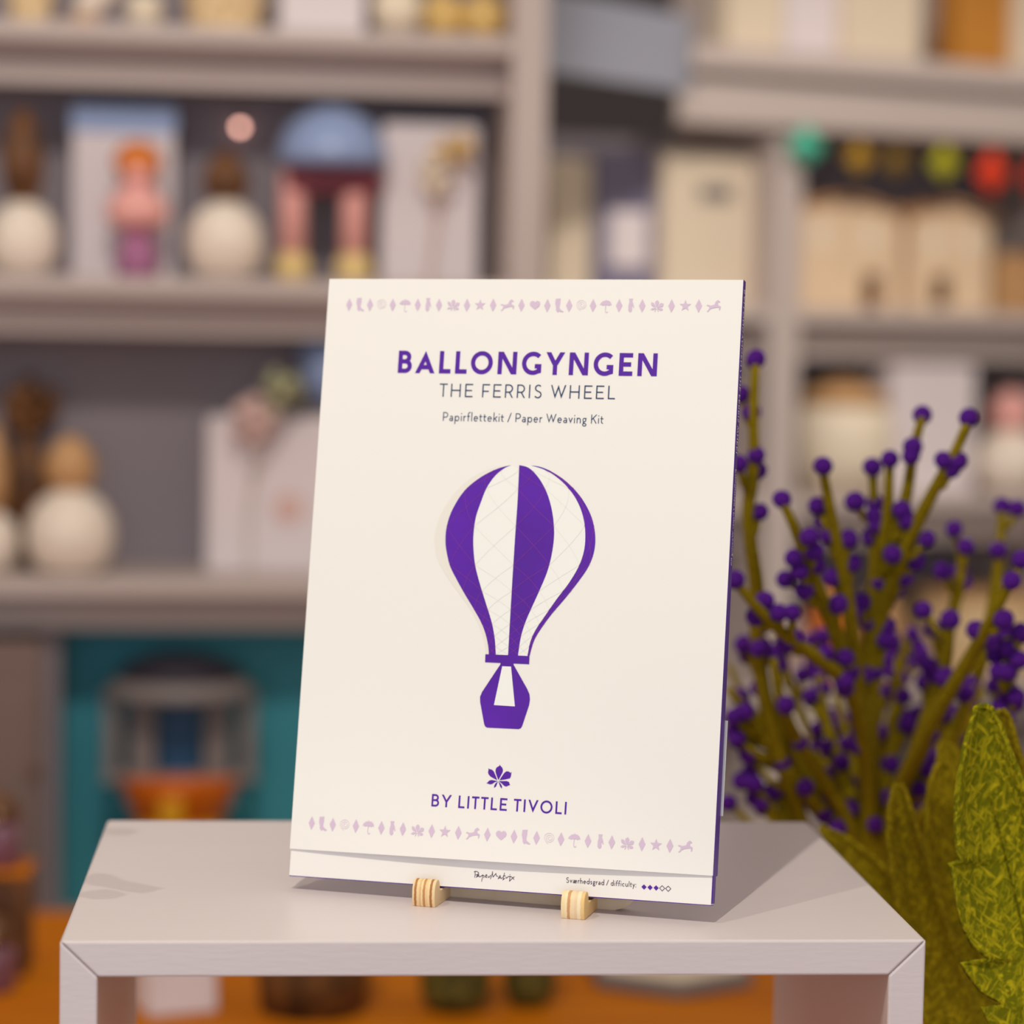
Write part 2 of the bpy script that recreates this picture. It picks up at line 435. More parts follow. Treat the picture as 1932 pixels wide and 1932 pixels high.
# sleeve front: bowed sheet of card with real thickness
NX, NY = 24, 40
vs = []; fs = []
for lay in (0, 1):
    for j in range(NY + 1):
        for i in range(NX + 1):
            x = BW * i / NX; t = (j / NY) ** 1.6; y0 = yflap(x); y = y0 + (BH - y0) * t
            vs.append((x, y, zb(x, y) - 0.0005 * lay))
K = (NX + 1) * (NY + 1)
for j in range(NY):
    for i in range(NX):
        q = j * (NX + 1) + i
        fs.append((q, q + 1, q + NX + 2, q + NX + 1)); fs.append((K + q, K + q + NX + 1, K + q + NX + 2, K + q + 1))
rim = [i for i in range(NX + 1)] + [j * (NX + 1) + NX for j in range(1, NY + 1)] + [NY * (NX + 1) + i for i in range(NX - 1, -1, -1)] + [j * (NX + 1) for j in range(NY - 1, 0, -1)]
for a, b in zip(rim, rim[1:] + rim[:1]): fs.append((a, K + a, K + b, b))
front = MB().add(vs, fs).build('front_cover', M_COVER, bk, smooth=False)
y0, y1 = yflap(BW), BH
sp = MB().hexa([(BW - .0004, y0, -tk(y0)), (BW + .0003, y0, -tk(y0)), (BW + .0003, y0, 0), (BW - .0004, y0, -.0002),
                (BW - .0004, y1, -tk(y1)), (BW + .0003, y1, -tk(y1)), (BW + .0003, y1, 0), (BW - .0004, y1, -.0002)]).build('spine', M_SPINE, bk)
sp['label'] = 'narrow violet spine with white lettering'
y0 = yflap(0)
MB().hexa([(0, y0, -tk(y0)), (.0005, y0, -tk(y0)), (.0005, y0, -.0005), (0, y0, -.0005),
           (0, y1, -tk(y1)), (.0005, y1, -tk(y1)), (.0005, y1, -.0005), (0, y1, -.0005)]).build('side_fold', M_SPINE, bk)
MB().hexa([(0, YF, -tk(YF) - .0005), (BW, YF, -tk(YF) - .0005), (BW, YF, -tk(YF)), (0, YF, -tk(YF)),
           (0, y1, -tk(y1) - .0005), (BW, y1, -tk(y1) - .0005), (BW, y1, -tk(y1)), (0, y1, -tk(y1))]).build('back_cover', M_SPINE, bk)
MB().box(.0005, BW - .0004, BH - .0005, BH, -tk(BH), -.0005).build('top_fold', M_COVER, bk)
inn = MB().box(.0004, BW - .0004, 0, BH - .012, -.0070, -.0009).build('inner_wallet', M_COVER, bk)
MB().box(BW - .0004, BW + .0002, .0006, BH - .03, -.0072, -.0009).build('wallet_spine', M_SPINE, bk)
MB().box(.0004, BW - .0004, -.0004, 0.0, -.0070, -.0010).build('wallet_base', M_SPINE, bk)
ya, yb_ = cov(1368, 1540)[1], cov(1370, 1358)[1]
MB().box(BW - .03, BW + .0012, ya, yb_, -tk(YF) - .0016, -tk(YF) - .0010).build('paper_slip', M_COVER, bk)

def decal(name, polys, m, parent, lift=0.00016, zf=zb, label=None):
    mb = MB()
    for q_, (vs_, fs_) in enumerate(polys):        # crossing strokes of ink lie a hair above one another
        mb.add([(p[0], p[1], zf(p[0], p[1]) + lift + 5e-6 * (q_ % 5)) for p in vs_], fs_)
    me = bpy.data.meshes.new(name); me.from_pydata(mb.v, [], mb.f)
    bm = bmesh.new(); bm.from_mesh(me)
    for f in bm.faces:
        f.normal_update()
        if f.normal.z < 0: f.normal_flip()
    bm.to_mesh(me); bm.free()
    me.materials.append(m); o = bpy.data.objects.new(name, me); COL.objects.link(o); o.parent = parent
    if label: o['label'] = label
    return o
def line_text(name, s, wgt, bl, br, tl, m, zf=zb, label=None):
    """one printed line: baseline-left, baseline-right and cap-top-left pixels"""
    A, B, C = Vector(cov(*bl)), Vector(cov(*br)), Vector(cov(*tl))
    d = (B - A).normalized(); nrm = Vector((-d.y, d.x)); hgt = (C - A).dot(nrm)
    pol = text_polys(s, wgt, (B - A).length, hgt)
    return decal(name, [([tuple(A + d * p[0] + nrm * p[1]) for p in v], f) for v, f in pol], m, bk, zf=zf, label=label)
zin = lambda x, y: -0.0009
line_text('title_lettering', 'BALLONGYNGEN', .195, (750.3, 703.5), (1239, 710), (753, 661.5), M_PURPLE)
line_text('subtitle_lettering', 'THE FERRIS WHEEL', .092, (828.5, 748.6), (1160, 753.4), (830, 723.6), M_NAVY)
line_text('kit_lettering', 'Papirflettekit / Paper Weaving Kit', .095, (835.5, 794), (1138.3, 799.4), (837, 777.5), M_NAVY)
line_text('maker_lettering', 'BY LITTLE TIVOLI', .145, (814.8, 1521.3), (1069, 1536.7), (816.5, 1498), M_PURPLE)
line_text('difficulty_lettering', 'Sv\u00e6rhedsgrad / difficulty:', .105, (1067.2, 1665.2), (1199.4, 1674), (1067.8, 1655.2), M_INK, zf=zin)

def Z(ox, oy, s, pts): return [(ox + x / s, oy + y / s) for x, y in pts]
def fill_px(pts): return fill_poly([cov(*p) for p in pts])
def stroke_px(pts, wpx, kind='p'):
    out = []; k = BW / 795.0
    stroke_poly(out, [cov(*p) for p in pts], wpx * k, kind); return [([tuple(v) for v in a], b) for a, b in out]

# difficulty diamonds
pf, po = [], []
for i, (x, y) in enumerate(((1356, 250), (1456, 258), (1557, 265), (1657, 271), (1757, 278))):
    q = Z(1060, 1645, 8.782, [(x, y - 43), (x + 43, y + 2), (x, y + 45), (x - 43, y - 2)])
    if i < 3: pf.append(fill_px(q))
    else: po += stroke_px(q, 1.0, 'c')
decal('difficulty_diamonds', pf, M_PURPLE, bk, zf=zin); decal('difficulty_diamond_outlines', po, M_INK, bk, zf=zin)
# handwritten mark
SIG = [[(245, 190), (280, 165), (350, 170), (410, 210), (405, 250), (340, 285), (300, 290)], [(292, 180), (275, 385)],
       [(395, 270), (350, 335), (335, 365), (385, 330), (415, 290), (412, 340), (445, 360), (510, 320), (552, 285)],
       [(556, 278), (540, 380), (510, 520)], [(552, 300), (592, 308), (606, 340), (580, 390)],
       [(640, 350), (690, 320), (692, 282), (664, 282), (644, 340), (660, 380), (702, 375)],
       [(732, 320), (745, 376), (775, 365), (832, 292)], [(890, 165), (880, 260), (815, 432)],
       [(888, 165), (893, 280), (912, 358), (1012, 240), (1020, 318), (1080, 346)],
       [(1160, 298), (1105, 380), (1090, 416), (1150, 380), (1165, 348), (1165, 396), (1200, 415), (1240, 370)],
       [(1310, 215), (1275, 350), (1255, 455), (1325, 400)], [(1252, 335), (1342, 312)],
       [(1358, 350), (1365, 402), (1392, 390), (1432, 350), (1500, 335)], [(1500, 335), (1480, 512)], [(1488, 275), (1512, 278)],
       [(1500, 335), (1570, 370), (1640, 452)], [(1655, 350), (1590, 395), (1475, 512)]]
sg = []
for s_ in SIG: sg += stroke_px(Z(880, 1635, 18.4, s_), 1.05)
decal('handwritten_mark', sg, M_INK, bk, zf=zin)

# chestnut-leaf emblem
LEAFLETS = [[(1013, 150), (1020, 178), (1060, 215), (1082, 265), (1075, 320), (1040, 390), (978, 505), (945, 420), (915, 330), (912, 270), (935, 220), (1000, 180)],
            [(1280, 320), (1250, 340), (1215, 310), (1160, 305), (1110, 345), (1060, 420), (1003, 506), (1040, 503), (1130, 490), (1240, 465), (1262, 420), (1272, 345)],
            [(750, 235), (768, 252), (830, 268), (870, 305), (905, 380), (955, 507), (900, 480), (800, 425), (755, 375), (742, 325), (752, 280)],
            [(1250, 612), (1235, 600), (1222, 550), (1170, 528), (1100, 528), (985, 528), (1050, 575), (1110, 635), (1155, 652), (1220, 625)],
            [(705, 572), (735, 560), (765, 520), (820, 503), (880, 512), (965, 528), (890, 555), (840, 592), (790, 602), (740, 585)],
            [(880, 685), (885, 630), (910, 585), (968, 535), (945, 600), (925, 650)], [(1060, 700), (1062, 650), (1040, 600), (975, 530), (1000, 600), (1020, 655)]]
decal('leaf_emblem', [fill_px(Z(860, 1430, 12.075, q)) for q in LEAFLETS], M_PURPLE, bk)

# the two rows of small lilac motifs
def norm(polys_px):
    """pixel polygons -> cover shapes centred on their own box"""
    cs = [[cov(*p) for p in q] for q in polys_px]
    xs = [p[0] for q in cs for p in q]; ys = [p[1] for q in cs for p in q]
    mx, my = (min(xs) + max(xs)) / 2, (min(ys) + max(ys)) / 2
    return [[(p[0] - mx, p[1] - my) for p in q] for q in cs]
zh = lambda pts: Z(940, 1560, 21.47, pts)
zu = lambda pts: Z(1010, 1560, 10.168, pts)
zz = lambda pts: Z(940, 1540, 4.83, pts)
IC = {
    'diamond': norm([zh([(695, 100), (812, 388), (665, 668), (550, 380)])]),
    'heart': norm([zh([(160, 240), (205, 190), (255, 178), (320, 205), (362, 260), (365, 320), (330, 400), (150, 548), (-30, 385), (-62, 310), (-55, 240), (0, 182), (65, 165), (120, 190)])]),
    'boot': norm([zh([(1040, 125), (1240, 125), (1218, 220), (1218, 310), (1192, 420), (1182, 500), (1192, 545), (1262, 620), (1350, 680), (1340, 708), (1250, 708), (1180, 655), (1150, 655), (1130, 710), (1110, 698), (1042, 610), (1048, 520), (1028, 420), (1008, 330), (1018, 260)])]),
    'umbrella': norm([zu([(642, 222), (665, 180), (710, 148), (768, 140), (825, 152), (860, 190), (876, 245), (850, 232), (822, 252), (795, 232), (765, 238), (735, 228), (695, 240), (672, 220)]),
                      zu([(752, 235), (764, 235), (753, 350), (760, 374), (772, 380), (784, 373), (790, 362), (799, 366), (792, 384), (772, 393), (750, 383), (742, 352)]), zu([(764, 142), (772, 142), (772, 115), (764, 115)])]),
    'glove': norm([zu([(1225, 148), (1305, 152), (1288, 205), (1310, 260), (1324, 340), (1312, 346), (1292, 290), (1282, 320), (1280, 405), (1264, 402), (1252, 428), (1235, 415), (1220, 405), (1210, 380), (1212, 290), (1232, 220)])]),
    'horse': norm([zz([(1637, 268), (1650, 262), (1665, 266), (1672, 272), (1700, 268), (1715, 262), (1722, 240), (1735, 228), (1748, 222), (1767, 240), (1762, 247), (1748, 243), (1745, 265), (1752, 275), (1771, 285), (1768, 305), (1760, 323), (1754, 318), (1759, 299), (1745, 292), (1715, 295), (1690, 300), (1672, 308), (1660, 322), (1648, 331), (1641, 325), (1655, 312), (1664, 295), (1662, 280), (1650, 274)])]),
}
lf = norm([Z(860, 1430, 12.075, q) for q in LEAFLETS])
IC['leaf'] = [[(p[0] * .53, p[1] * .53) for p in q] for q in lf]
kpx = BW / 795.0
IC['star'] = [[((11.2 if i % 2 == 0 else 4.5) * kpx * math.sin(PI * i / 5), (11.2 if i % 2 == 0 else 4.5) * kpx * math.cos(PI * i / 5)) for i in range(10)]]
SPI = norm([zu([(262, 330), (215, 285), (188, 220), (200, 160), (250, 125), (310, 125), (360, 165), (372, 220), (350, 270), (300, 298), (250, 285), (222, 235), (235, 180), (280, 158), (325, 175), (338, 215), (320, 255), (285, 262), (258, 235), (265, 205), (285, 195), (300, 210)])])[0]
ORDER = ['diamond', 'boot', 'diamond', 'spiral', 'diamond', 'umbrella', 'diamond', 'glove', 'diamond', 'leaf', 'diamond', 'star', 'diamond', 'horse', 'diamond', 'heart',
         'diamond', 'boot', 'diamond', 'spiral', 'diamond', 'umbrella', 'diamond', 'glove', 'diamond', 'leaf', 'diamond', 'star', 'diamond', 'horse']
BOT = Z(560, 1520, 4.83, [(138, 158), (243, 165), (331, 173), (441, 178), (543, 186), (657, 196), (777, 202), (880, 207), (974, 214), (1108, 225), (1237, 232), (1358, 238), (1480, 247), (1612, 255), (1745, 264), (1870, 272)]) + \
      Z(940, 1540, 4.83, [(152, 185), (263, 190), (357, 197), (472, 203), (579, 210), (699, 218), (824, 226), (940, 232), (1040, 238), (1180, 247), (1314, 255), (1441, 262), (1567, 270), (1706, 277)])
TOP = Z(640, 540, 5.084, [(97, 178), (205, 176), (296, 178), (409, 178), (514, 180), (632, 184), (754, 180), (857, 178), (958, 181), (1095, 182), (1226, 182), (1352, 181), (1477, 181), (1613, 183), (1749, 183), (1878, 183)]) + \
      Z(1010, 540, 4.954, [(113, 181), (226, 180), (317, 181), (431, 181), (540, 181), (659, 186), (784, 182), (898, 181), (1000, 183), (1138, 184), (1274, 184), (1403, 183), (1528, 184), (1666, 185)])
for row, nm in ((TOP, 'upper_motif_row'), (BOT, 'lower_motif_row')):
    solid = []; thin = []
    for (u, v), k in zip(row, ORDER):
        cx, cy = cov(u, v)
        if k == 'spiral':
            tmp = []; stroke_poly(tmp, [(p[0] + cx, p[1] + cy) for p in SPI], 0.85 * kpx, 'p')
            thin += [([tuple(q) for q in a], b) for a, b in tmp]
        else:
            for q in IC[k]: solid.append(fill_poly([(p[0] + cx, p[1] + cy) for p in q]))
    o = decal(nm, solid, M_LILAC, bk); decal('motif_spirals', thin, M_LILAC_T, o)

# striped hot-air balloon
zq = lambda pts: Z(780, 850, 3.5125, pts)
PA = ([(650, 97), (560, 120), (450, 175), (340, 265), (260, 390), (222, 500), (213, 600), (222, 680), (245, 770), (290, 860), (340, 950), (400, 1050), (450, 1140), (480, 1220), (497, 1300), (500, 1354)],
      [(650, 97), (600, 120), (540, 170), (485, 250), (445, 350), (415, 440), (400, 540), (398, 640), (410, 760), (440, 880), (480, 1010), (520, 1140), (540, 1250), (547, 1356)])
PB = ([(702, 97), (696, 230), (690, 350), (678, 520), (660, 800), (645, 1050), (628, 1358)],
      [(702, 97), (750, 108), (790, 135), (840, 195), (885, 280), (915, 380), (930, 480), (932, 580), (915, 700), (885, 810), (835, 930), (785, 1040), (742, 1140), (712, 1240), (694, 1360)])
PC = ([(780, 100), (850, 120), (920, 155), (1000, 220), (1065, 300), (1110, 390), (1135, 490), (1139, 600), (1125, 690), (1090, 780), (1030, 880), (950, 985), (870, 1100), (810, 1190), (775, 1270), (757, 1362)],
      [(780, 99), (850, 111), (930, 148), (1010, 203), (1090, 283), (1150, 373), (1190, 470), (1206, 580), (1195, 680), (1160, 770), (1100, 860), (1010, 975), (920, 1080), (850, 1175), (800, 1260), (770, 1362)])
P0 = ([(650, 97), (540, 112), (400, 172), (280, 275), (190, 410), (145, 540), (142, 640), (165, 730), (220, 830), (290, 930), (370, 1040), (430, 1150), (470, 1260), (480, 1352)], PA[0])
def smooth(pts, n=4):
    out = []
    for i in range(len(pts) - 1):
        p0 = pts[max(i - 1, 0)]; p1 = pts[i]; p2 = pts[i + 1]; p3 = pts[min(i + 2, len(pts) - 1)]
        for k in range(n):
            t = k / n
            out.append(tuple(.5 * (2 * p1[a] + (p2[a] - p0[a]) * t + (2 * p0[a] - 5 * p1[a] + 4 * p2[a] - p3[a]) * t * t + (3 * p1[a] - p0[a] - 3 * p2[a] + p3[a]) * t ** 3) for a in (0, 1)))
    return out + [pts[-1]]
def panel(pr): return fill_px(zq(smooth(pr[0]) + smooth(pr[1])[::-1][:-1]))
def xat(edge, y):
    e = smooth(edge)
    for a, b in zip(e, e[1:]):
        if (a[1] - y) * (b[1] - y) <= 0 and a[1] != b[1]: return a[0] + (b[0] - a[0]) * (y - a[1]) / (b[1] - a[1])
    return e[-1][0] if y > e[-1][1] else e[0][0]
NODES = [130, 250, 500, 760, 932, 1055, 1150, 1230, 1300, 1352]
def lattice(l, r):
    out = []
    for a, b in zip(NODES, NODES[1:]):
        for y_a, y_b in ((a, b), (b, a)):
            q = []
            for i in range(9):
                t = i / 8; y = y_a + (y_b - y_a) * t; xl, xr = xat(l, y), xat(r, y); q.append((xl + (xr - xl) * t, y))
            out += stroke_px(zq(q), 0.75)
    return out
bal = decal('balloon_print', [panel(P0)], M_BSHADE, bk, lift=.00012, label='violet and white striped hot-air balloon with basket')
decal('white_stripe', [panel((PA[1], PB[0])), panel((PB[1], PC[0]))], M_BWHITE, bal, lift=.00014)
decal('violet_stripe', [panel(PA), panel(PB), panel(PC)], M_PURPLE_B, bal, lift=.00022)
decal('stripe_lattice', lattice(*PA) + lattice(*PB) + lattice(*PC), M_LATT, bal, lift=.00030)
decal('pale_lattice', lattice(PA[1], PB[0]) + lattice(PB[1], PC[0]), M_LATG, bal, lift=.00024)
decal('balloon_collar', [fill_px(zq([(478, 1350), (770, 1362), (768, 1416), (476, 1403)]))], M_PURPLE_B, bal, lift=.00026)
bask = [(578, 1405), (664, 1409), (664, 1418), (756, 1582), (770, 1615), (773, 1650), (768, 1685), (722, 1825), (713, 1840), (698, 1846), (490, 1836), (477, 1829), (470, 1812), (443, 1665), (443, 1632), (456, 1600), (578, 1416)]
decal('balloon_basket', [fill_px(zq(bask))], M_PURPLE_B, bal, lift=.00022)
decal('basket_window', [fill_px(zq([(590, 1430), (648, 1432), (674, 1696), (535, 1687)]))], M_BWHITE, bal, lift=.00030)

# white lettering down the spine
yt, ybm, ybe = cov(1403, 545)[1], cov(1392, 858)[1], cov(1380, 1066)[1]
yk = cov(1388, 884)[1]
def spine_text(name, s, wgt, ya_, yb2, cap, off):
    pol = text_polys(s, wgt, ya_ - yb2, cap); mb = MB()
    for v, f in pol: mb.add([(BW + .00042, ya_ - p[0], -off(ya_ - p[0]) + p[1]) for p in v], f)
    me = bpy.data.meshes.new(name); me.from_pydata(mb.v, [], mb.f); me.materials.append(M_COVER)
    o = bpy.data.objects.new(name, me); COL.objects.link(o); o.parent = sp
spine_text('spine_lettering', 'BALLONGYNGEN / THE FERRIS WHEEL', .15, yt, ybm, .0034, lambda y: tk(y) * .5 + .0019)
spine_text('spine_small_lettering', 'Papirflettekit / Paper Weaving Kit', .12, yk, ybe, .0030, lambda y: tk(y) * .5 + .0016)

# ------------------------------------------------------------------ plywood stand under the folder
SO = RO + np.array([0.1689, 0.0737, 0.0])
st = thing('plywood_easel', 'small birch plywood easel with two rounded feet under the folder', 'easel', matrix=frame(ex0, fw0, UP, SO))
PLY1 = mat_bands('ply_layers_brown', [(0, (236, 206, 160)), (.12, (176, 118, 66)), (.22, (238, 206, 158)), (.34, (226, 184, 128)), (.42, (240, 212, 166)), (.5, (196, 140, 84)), (.6, (236, 200, 148)), (.70, (240, 210, 160)), (.8, (172, 112, 62)), (.9, (238, 208, 160))])
PLY2 = mat_bands('ply_layers_pale', [(0, (240, 216, 170)), (.2, (244, 222, 184)), (.3, (206, 152, 100)), (.42, (238, 212, 172)), (.6, (232, 204, 164)), (.72, (244, 224, 190)), (.86, (234, 196, 132))])
prof = [(0, 0), (-.0009, .003), (-.0012, .0065), (-.0006, .0100), (.0008, .0122), (.0030, .0133), (.0052, .0132), (.0068, .0120), (.0076, .0098), (.0078, .0072), (.0240, .0072), (.0262, .0072), (.0262, 0)]
e2 = ((np.array([0.2429, 0.0502, 0]) - np.array([0.1689, 0.0737, 0])) @ ex0)
for i, m in ((0, PLY1), (1, PLY2)):
    x0 = i * e2
    MB().prism(smooth(prof[:10], 4) + prof[10:], lambda p, t: (t, p[0], p[1]), x0, x0 + .0120).build('foot', m, st, bevel=.0004)
barp = [(.002, 0), (e2 + .021, 0), (e2 + .027, .002), (e2 + .031, .006), (e2 + .034, .012), (e2 + .034, .024), (.002, .024)]
MB().prism(barp, lambda p, t: (p[0], t, p[1]), .0258, .0318).build('cross_bar', M_PLYSIDE, st, bevel=.0003)
q = Matrix(st.matrix_world).inverted() @ frame(bex, bey, bn, BO)
bp = [q @ Vector(p) for p in [(.075, .020, -.0176), (.150, .020, -.0176), (.150, .020, -.0118), (.075, .020, -.0118), (.085, .17, -.0160), (.140, .17, -.0160), (.140, .17, -.0116), (.085, .17, -.0116)]]
MB().hexa([tuple(p) for p in bp]).build('back_rest', M_PLYSIDE, st, bevel=.0003)

# ------------------------------------------------------------------ shelving: frames in which things are placed
class Frame:
    """vertical front plane of a shelf unit: x along the shelf, y into it, z up"""
    def __init__(self, u, v, depth, ang):
        p = at(u, v, depth); self.o = np.array([p[0], p[1], 0.0]); self.a = ang
        self.ex = np.array([math.cos(ang), math.sin(ang), 0]); self.ey = np.array([-math.sin(ang), math.cos(ang), 0])
        self.m = frame(self.ex, self.ey, UP, self.o)
    def hit(self, u, v, dd=0.0):
        d = ray(u, v); t = (self.ey @ (self.o + self.ey * dd - CAM)) / (self.ey @ d); p = CAM + d * t
        return ((p - self.o) @ self.ex, p[2])
    def world(self, x, y, z): return self.o + self.ex * x + self.ey * y + UP * z
    def mat(self, x, y, z): return frame(self.ex, self.ey, UP, self.world(x, y, z))
FL = Frame(300, 552, 3.15, 0.0655)
FR = Frame(1500, 600, 4.20, 0.372)

# --- left shelf unit
SH = thing('shelf_unit', 'tall pale painted shelf unit with grey back behind the folder', 'shelf', matrix=FL.m)
SD = 0.20
xl = FL.hit(-260, 600)[0]; xp0 = FL.hit(963, 300)[0]; xp1 = FL.hit(1030, 300)[0]
zt = [FL.hit(300, v)[1] for v in (46, 524, 1092, 1770)]
ztop, zbot = zt[0] + 0.42, FLOORZ
for k, z in enumerate(zt):
    MB().box(xl, xp0, 0, SD, z - .022, z).build('shelf_board', M_SHELF, SH, bevel=.0015)
    if k < 3: MB().box(xl, xp0, .060, .078, z - .070, z - .022).build('shelf_apron', M_SHELF, SH)
MB().box(xl, xp0, 0, SD, ztop, ztop + .022).build('shelf_board', M_SHELF, SH)
MB().box(xp0, xp1, -.006, SD + .01, zbot, ztop + .022).build('side_panel', M_SHELF, SH, bevel=.002)
MB().box(xl - .04, xl, -.006, SD + .01, zbot, ztop + .022).build('side_panel', M_SHELF, SH, bevel=.002)
for a, b in ((zt[0], ztop), (zt[1], zt[0] - .022), (zt[2], zt[1] - .022), (zt[3], zt[2] - .022)):
    MB().box(xl, xp0, SD, SD + .01, a, b).build('back_panel', M_BACK, SH)
MB().box(xl, xp0, .02, .04, zbot, zt[3] - .022).build('plinth', M_SHELF, SH)
MB().box(FL.hit(80, 1400, .085)[0], FL.hit(113, 1400, .085)[0], .085, SD, zt[3], zt[2] - .022).build('divider_panel', M_BACK, SH)

# --- far right shelf unit
SR = thing('shelf_unit', 'far pale shelf unit turned to the side behind the violet flowers', 'shelf', matrix=FR.m)
x0 = FR.hit(1262, 150)[0]; xd0 = FR.hit(1456, 400)[0]; xd1 = FR.hit(1512, 400)[0]; x1 = FR.hit(2050, 400)[0]
rz = lambda v: FR.hit(1500, v)[1]
RB = [(rz(96), rz(141)), (rz(168), rz(246)), (FR.hit(1700, 585)[1], FR.hit(1700, 613)[1]), (FR.hit(1700, 937)[1], FR.hit(1700, 964)[1]), (FR.hit(1700, 1290)[1], FR.hit(1700, 1318)[1])]
for k, (a, b) in enumerate(RB):
    if k < 2: MB().prism([(x0, 0 if k == 0 else -.03), (x1, 0 if k == 0 else -.03), (x1, .32), (x0 + .19, .32)], lambda p, t: (p[0], p[1], t), b, a).build('shelf_board', M_SHELF, SR, bevel=.002)
    else: MB().box(x0 - .25, x1, 0, .32, b, a).build('shelf_board', M_SHELF, SR, bevel=.002)
    if k > 1: MB().box(x0 - .25, x1, .060, .078, b - .058, b).build('shelf_apron', M_SHELF, SR)
MB().box(x0 + .05, x1, .07, .09, RB[1][0], RB[0][1]).build('shadow_gap', M_SHELF, SR)
MB().box(xd0, xd1, -.004, .33, FLOORZ, RB[1][1]).build('side_panel', M_SHELF, SR, bevel=.002)
MB().box(x1, x1 + .04, -.004, .33, FLOORZ, RB[0][0] + .5).build('side_panel', M_SHELF, SR, bevel=.002)
MB().box(x0 - .25, x0 - .21, .10, .33, FLOORZ, RB[1][1] - .1).build('side_panel', M_SHELF, SR, bevel=.002)
MB().box(xd0, x1, .32, .33, FLOORZ, RB[1][1]).build('back_panel', M_BACK, SR)
MB().box(x0 - .25, xd0, .32, .33, FLOORZ, RB[1][1]).build('back_panel', M_BACK, SR)
MB().box(x0 + .19, x1, .32, .33, RB[0][0], RB[0][0] + .5).build('back_panel', M_SHELF, SR)
# slanting grey-blue header board that closes the corner between the two units
M_HEAD = mat('header_blue_grey_paint', (150, 152, 166), rough=0.5, noise=0.03, nscale=3)
a0, a1, b0, b1 = at(1020, -20, 3.62), at(1020, 132, 3.62), at(1290, 30, 3.90), at(1290, 172, 3.90)
back = np.array([0.02, 0.05, 0])
hb = MB().hexa([a1, b1, b1 + back, a1 + back, [a1[0], a1[1], a0[2]], [b1[0], b1[1], a0[2]], np.array([b1[0], b1[1], a0[2]]) + back, np.array([a1[0], a1[1], a0[2]]) + back]).build('corner_header', M_HEAD)
tag(hb, 'blue grey header board slanting between the pale post and far shelf', 'panel')

def item(name, label, cat, fr, u0, u1, vtop, zbase, dd, group=None):
    """an Empty on a shelf board; returns it with the width and height that the pixels imply at that distance"""
    xa, za = fr.hit(u0, vtop, dd); xb, _ = fr.hit(u1, vtop, dd)
    o = thing(name, label, cat, matrix=fr.mat((xa + xb) / 2, dd, zbase), group=group)
    return o, xb - xa, za - zbase

M_CREAM = mat('cream_ceramic', (236, 220, 196), rough=0.45, noise=0.05, nscale=40)
M_DOT = mat('speckled_white_ceramic', (246, 234, 222), rough=0.45, rgb2=(226, 208, 188), nscale=160)
M_TAN = mat('tan_wood', (206, 158, 108), rough=0.5, noise=0.2, nscale=30)
M_BROWN = mat('amber_brown', (128, 82, 40), rough=0.5, rgb2=(70, 40, 18), nscale=25)
M_CARD = mat('white_card', (226, 214, 216), rough=0.55, noise=0.03, nscale=6)
M_CARDC = mat('cream_card', (226, 208, 184), rough=0.55, noise=0.05, nscale=8)
M_GOLD = mat('pale_gold', (236, 196, 120), rough=0.35, noise=0.2, nscale=30)
M_AMBER = mat('amber_card', (196, 130, 44), rough=0.5, noise=0.1, nscale=10)
M_ORANGE = mat('orange_hair', (226, 124, 34), rough=0.6, noise=0.2, nscale=40)
M_PINK = mat('pink_cloth', (244, 176, 168), rough=0.7, noise=0.06, nscale=30)
M_PURP2 = mat('mauve_cloth', (176, 112, 150), rough=0.7, noise=0.08, nscale=30)
M_BLUE = mat('pale_blue_lacquer_and_sheen', (146, 164, 204), rough=0.3, noise=0.04, nscale=12)  # bowl lacquer; on the carton lid and dome it paints in a bluish reflection
M_RED = mat('dark_red_lacquer', (128, 34, 48), rough=0.4, noise=0.1, nscale=20)
M_YELL = mat('pale_yellow_wood', (240, 208, 140), rough=0.5, noise=0.05, nscale=20)
M_WICK = mat('pale_wicker', (244, 218, 176), rough=0.7, rgb2=(206, 170, 116), nscale=90)
M_MAUVEBOX = mat('slate_mauve_card', (122, 116, 142), rough=0.5, noise=0.05, nscale=8)
M_FLOW = mat('blush_petal', (222, 186, 178), rough=0.7, noise=0.1, nscale=50)
M_FGRN = mat('sage_leaf', (168, 166, 130), rough=0.7, noise=0.15, nscale=50)
M_TEAL = mat('teal_board', (62, 152, 166), rough=0.6, noise=0.12, nscale=4)
M_GREY = mat('warm_grey_lacquer', (128, 118, 116), rough=0.5, noise=0.05, nscale=8)
M_DKBLUE = mat('deep_blue_panel', (32, 78, 116), rough=0.4, noise=0.1, nscale=8)
M_ROOF = mat('dark_canopy', (44, 38, 50), rough=0.6)
M_BOWLO = mat('orange_lacquer', (216, 104, 12), rough=0.35, noise=0.1, nscale=12)
M_BOWLY = mat('yellow_lacquer', (226, 160, 10), rough=0.35, noise=0.08, nscale=12)
M_TAUPE = mat('taupe_door_paint', (126, 104, 96), rough=0.6, noise=0.08, nscale=4)
M_GLOW = mat('bright_spot_glow', (255, 190, 170), emit=7.0)  # emission of a bead added to make a bright blurred disc
M_GLINT = mat('polished_glint_metal', (236, 206, 160), rough=0.22, metal=1.0)  # metal of the small beads added to the jars as glints
M_WIRE = mat('black_wire', (30, 28, 28), rough=0.5)
M_JAR = mat('mauve_glass', (120, 78, 92), rough=0.2, noise=0.1, nscale=6, coat=0.4)

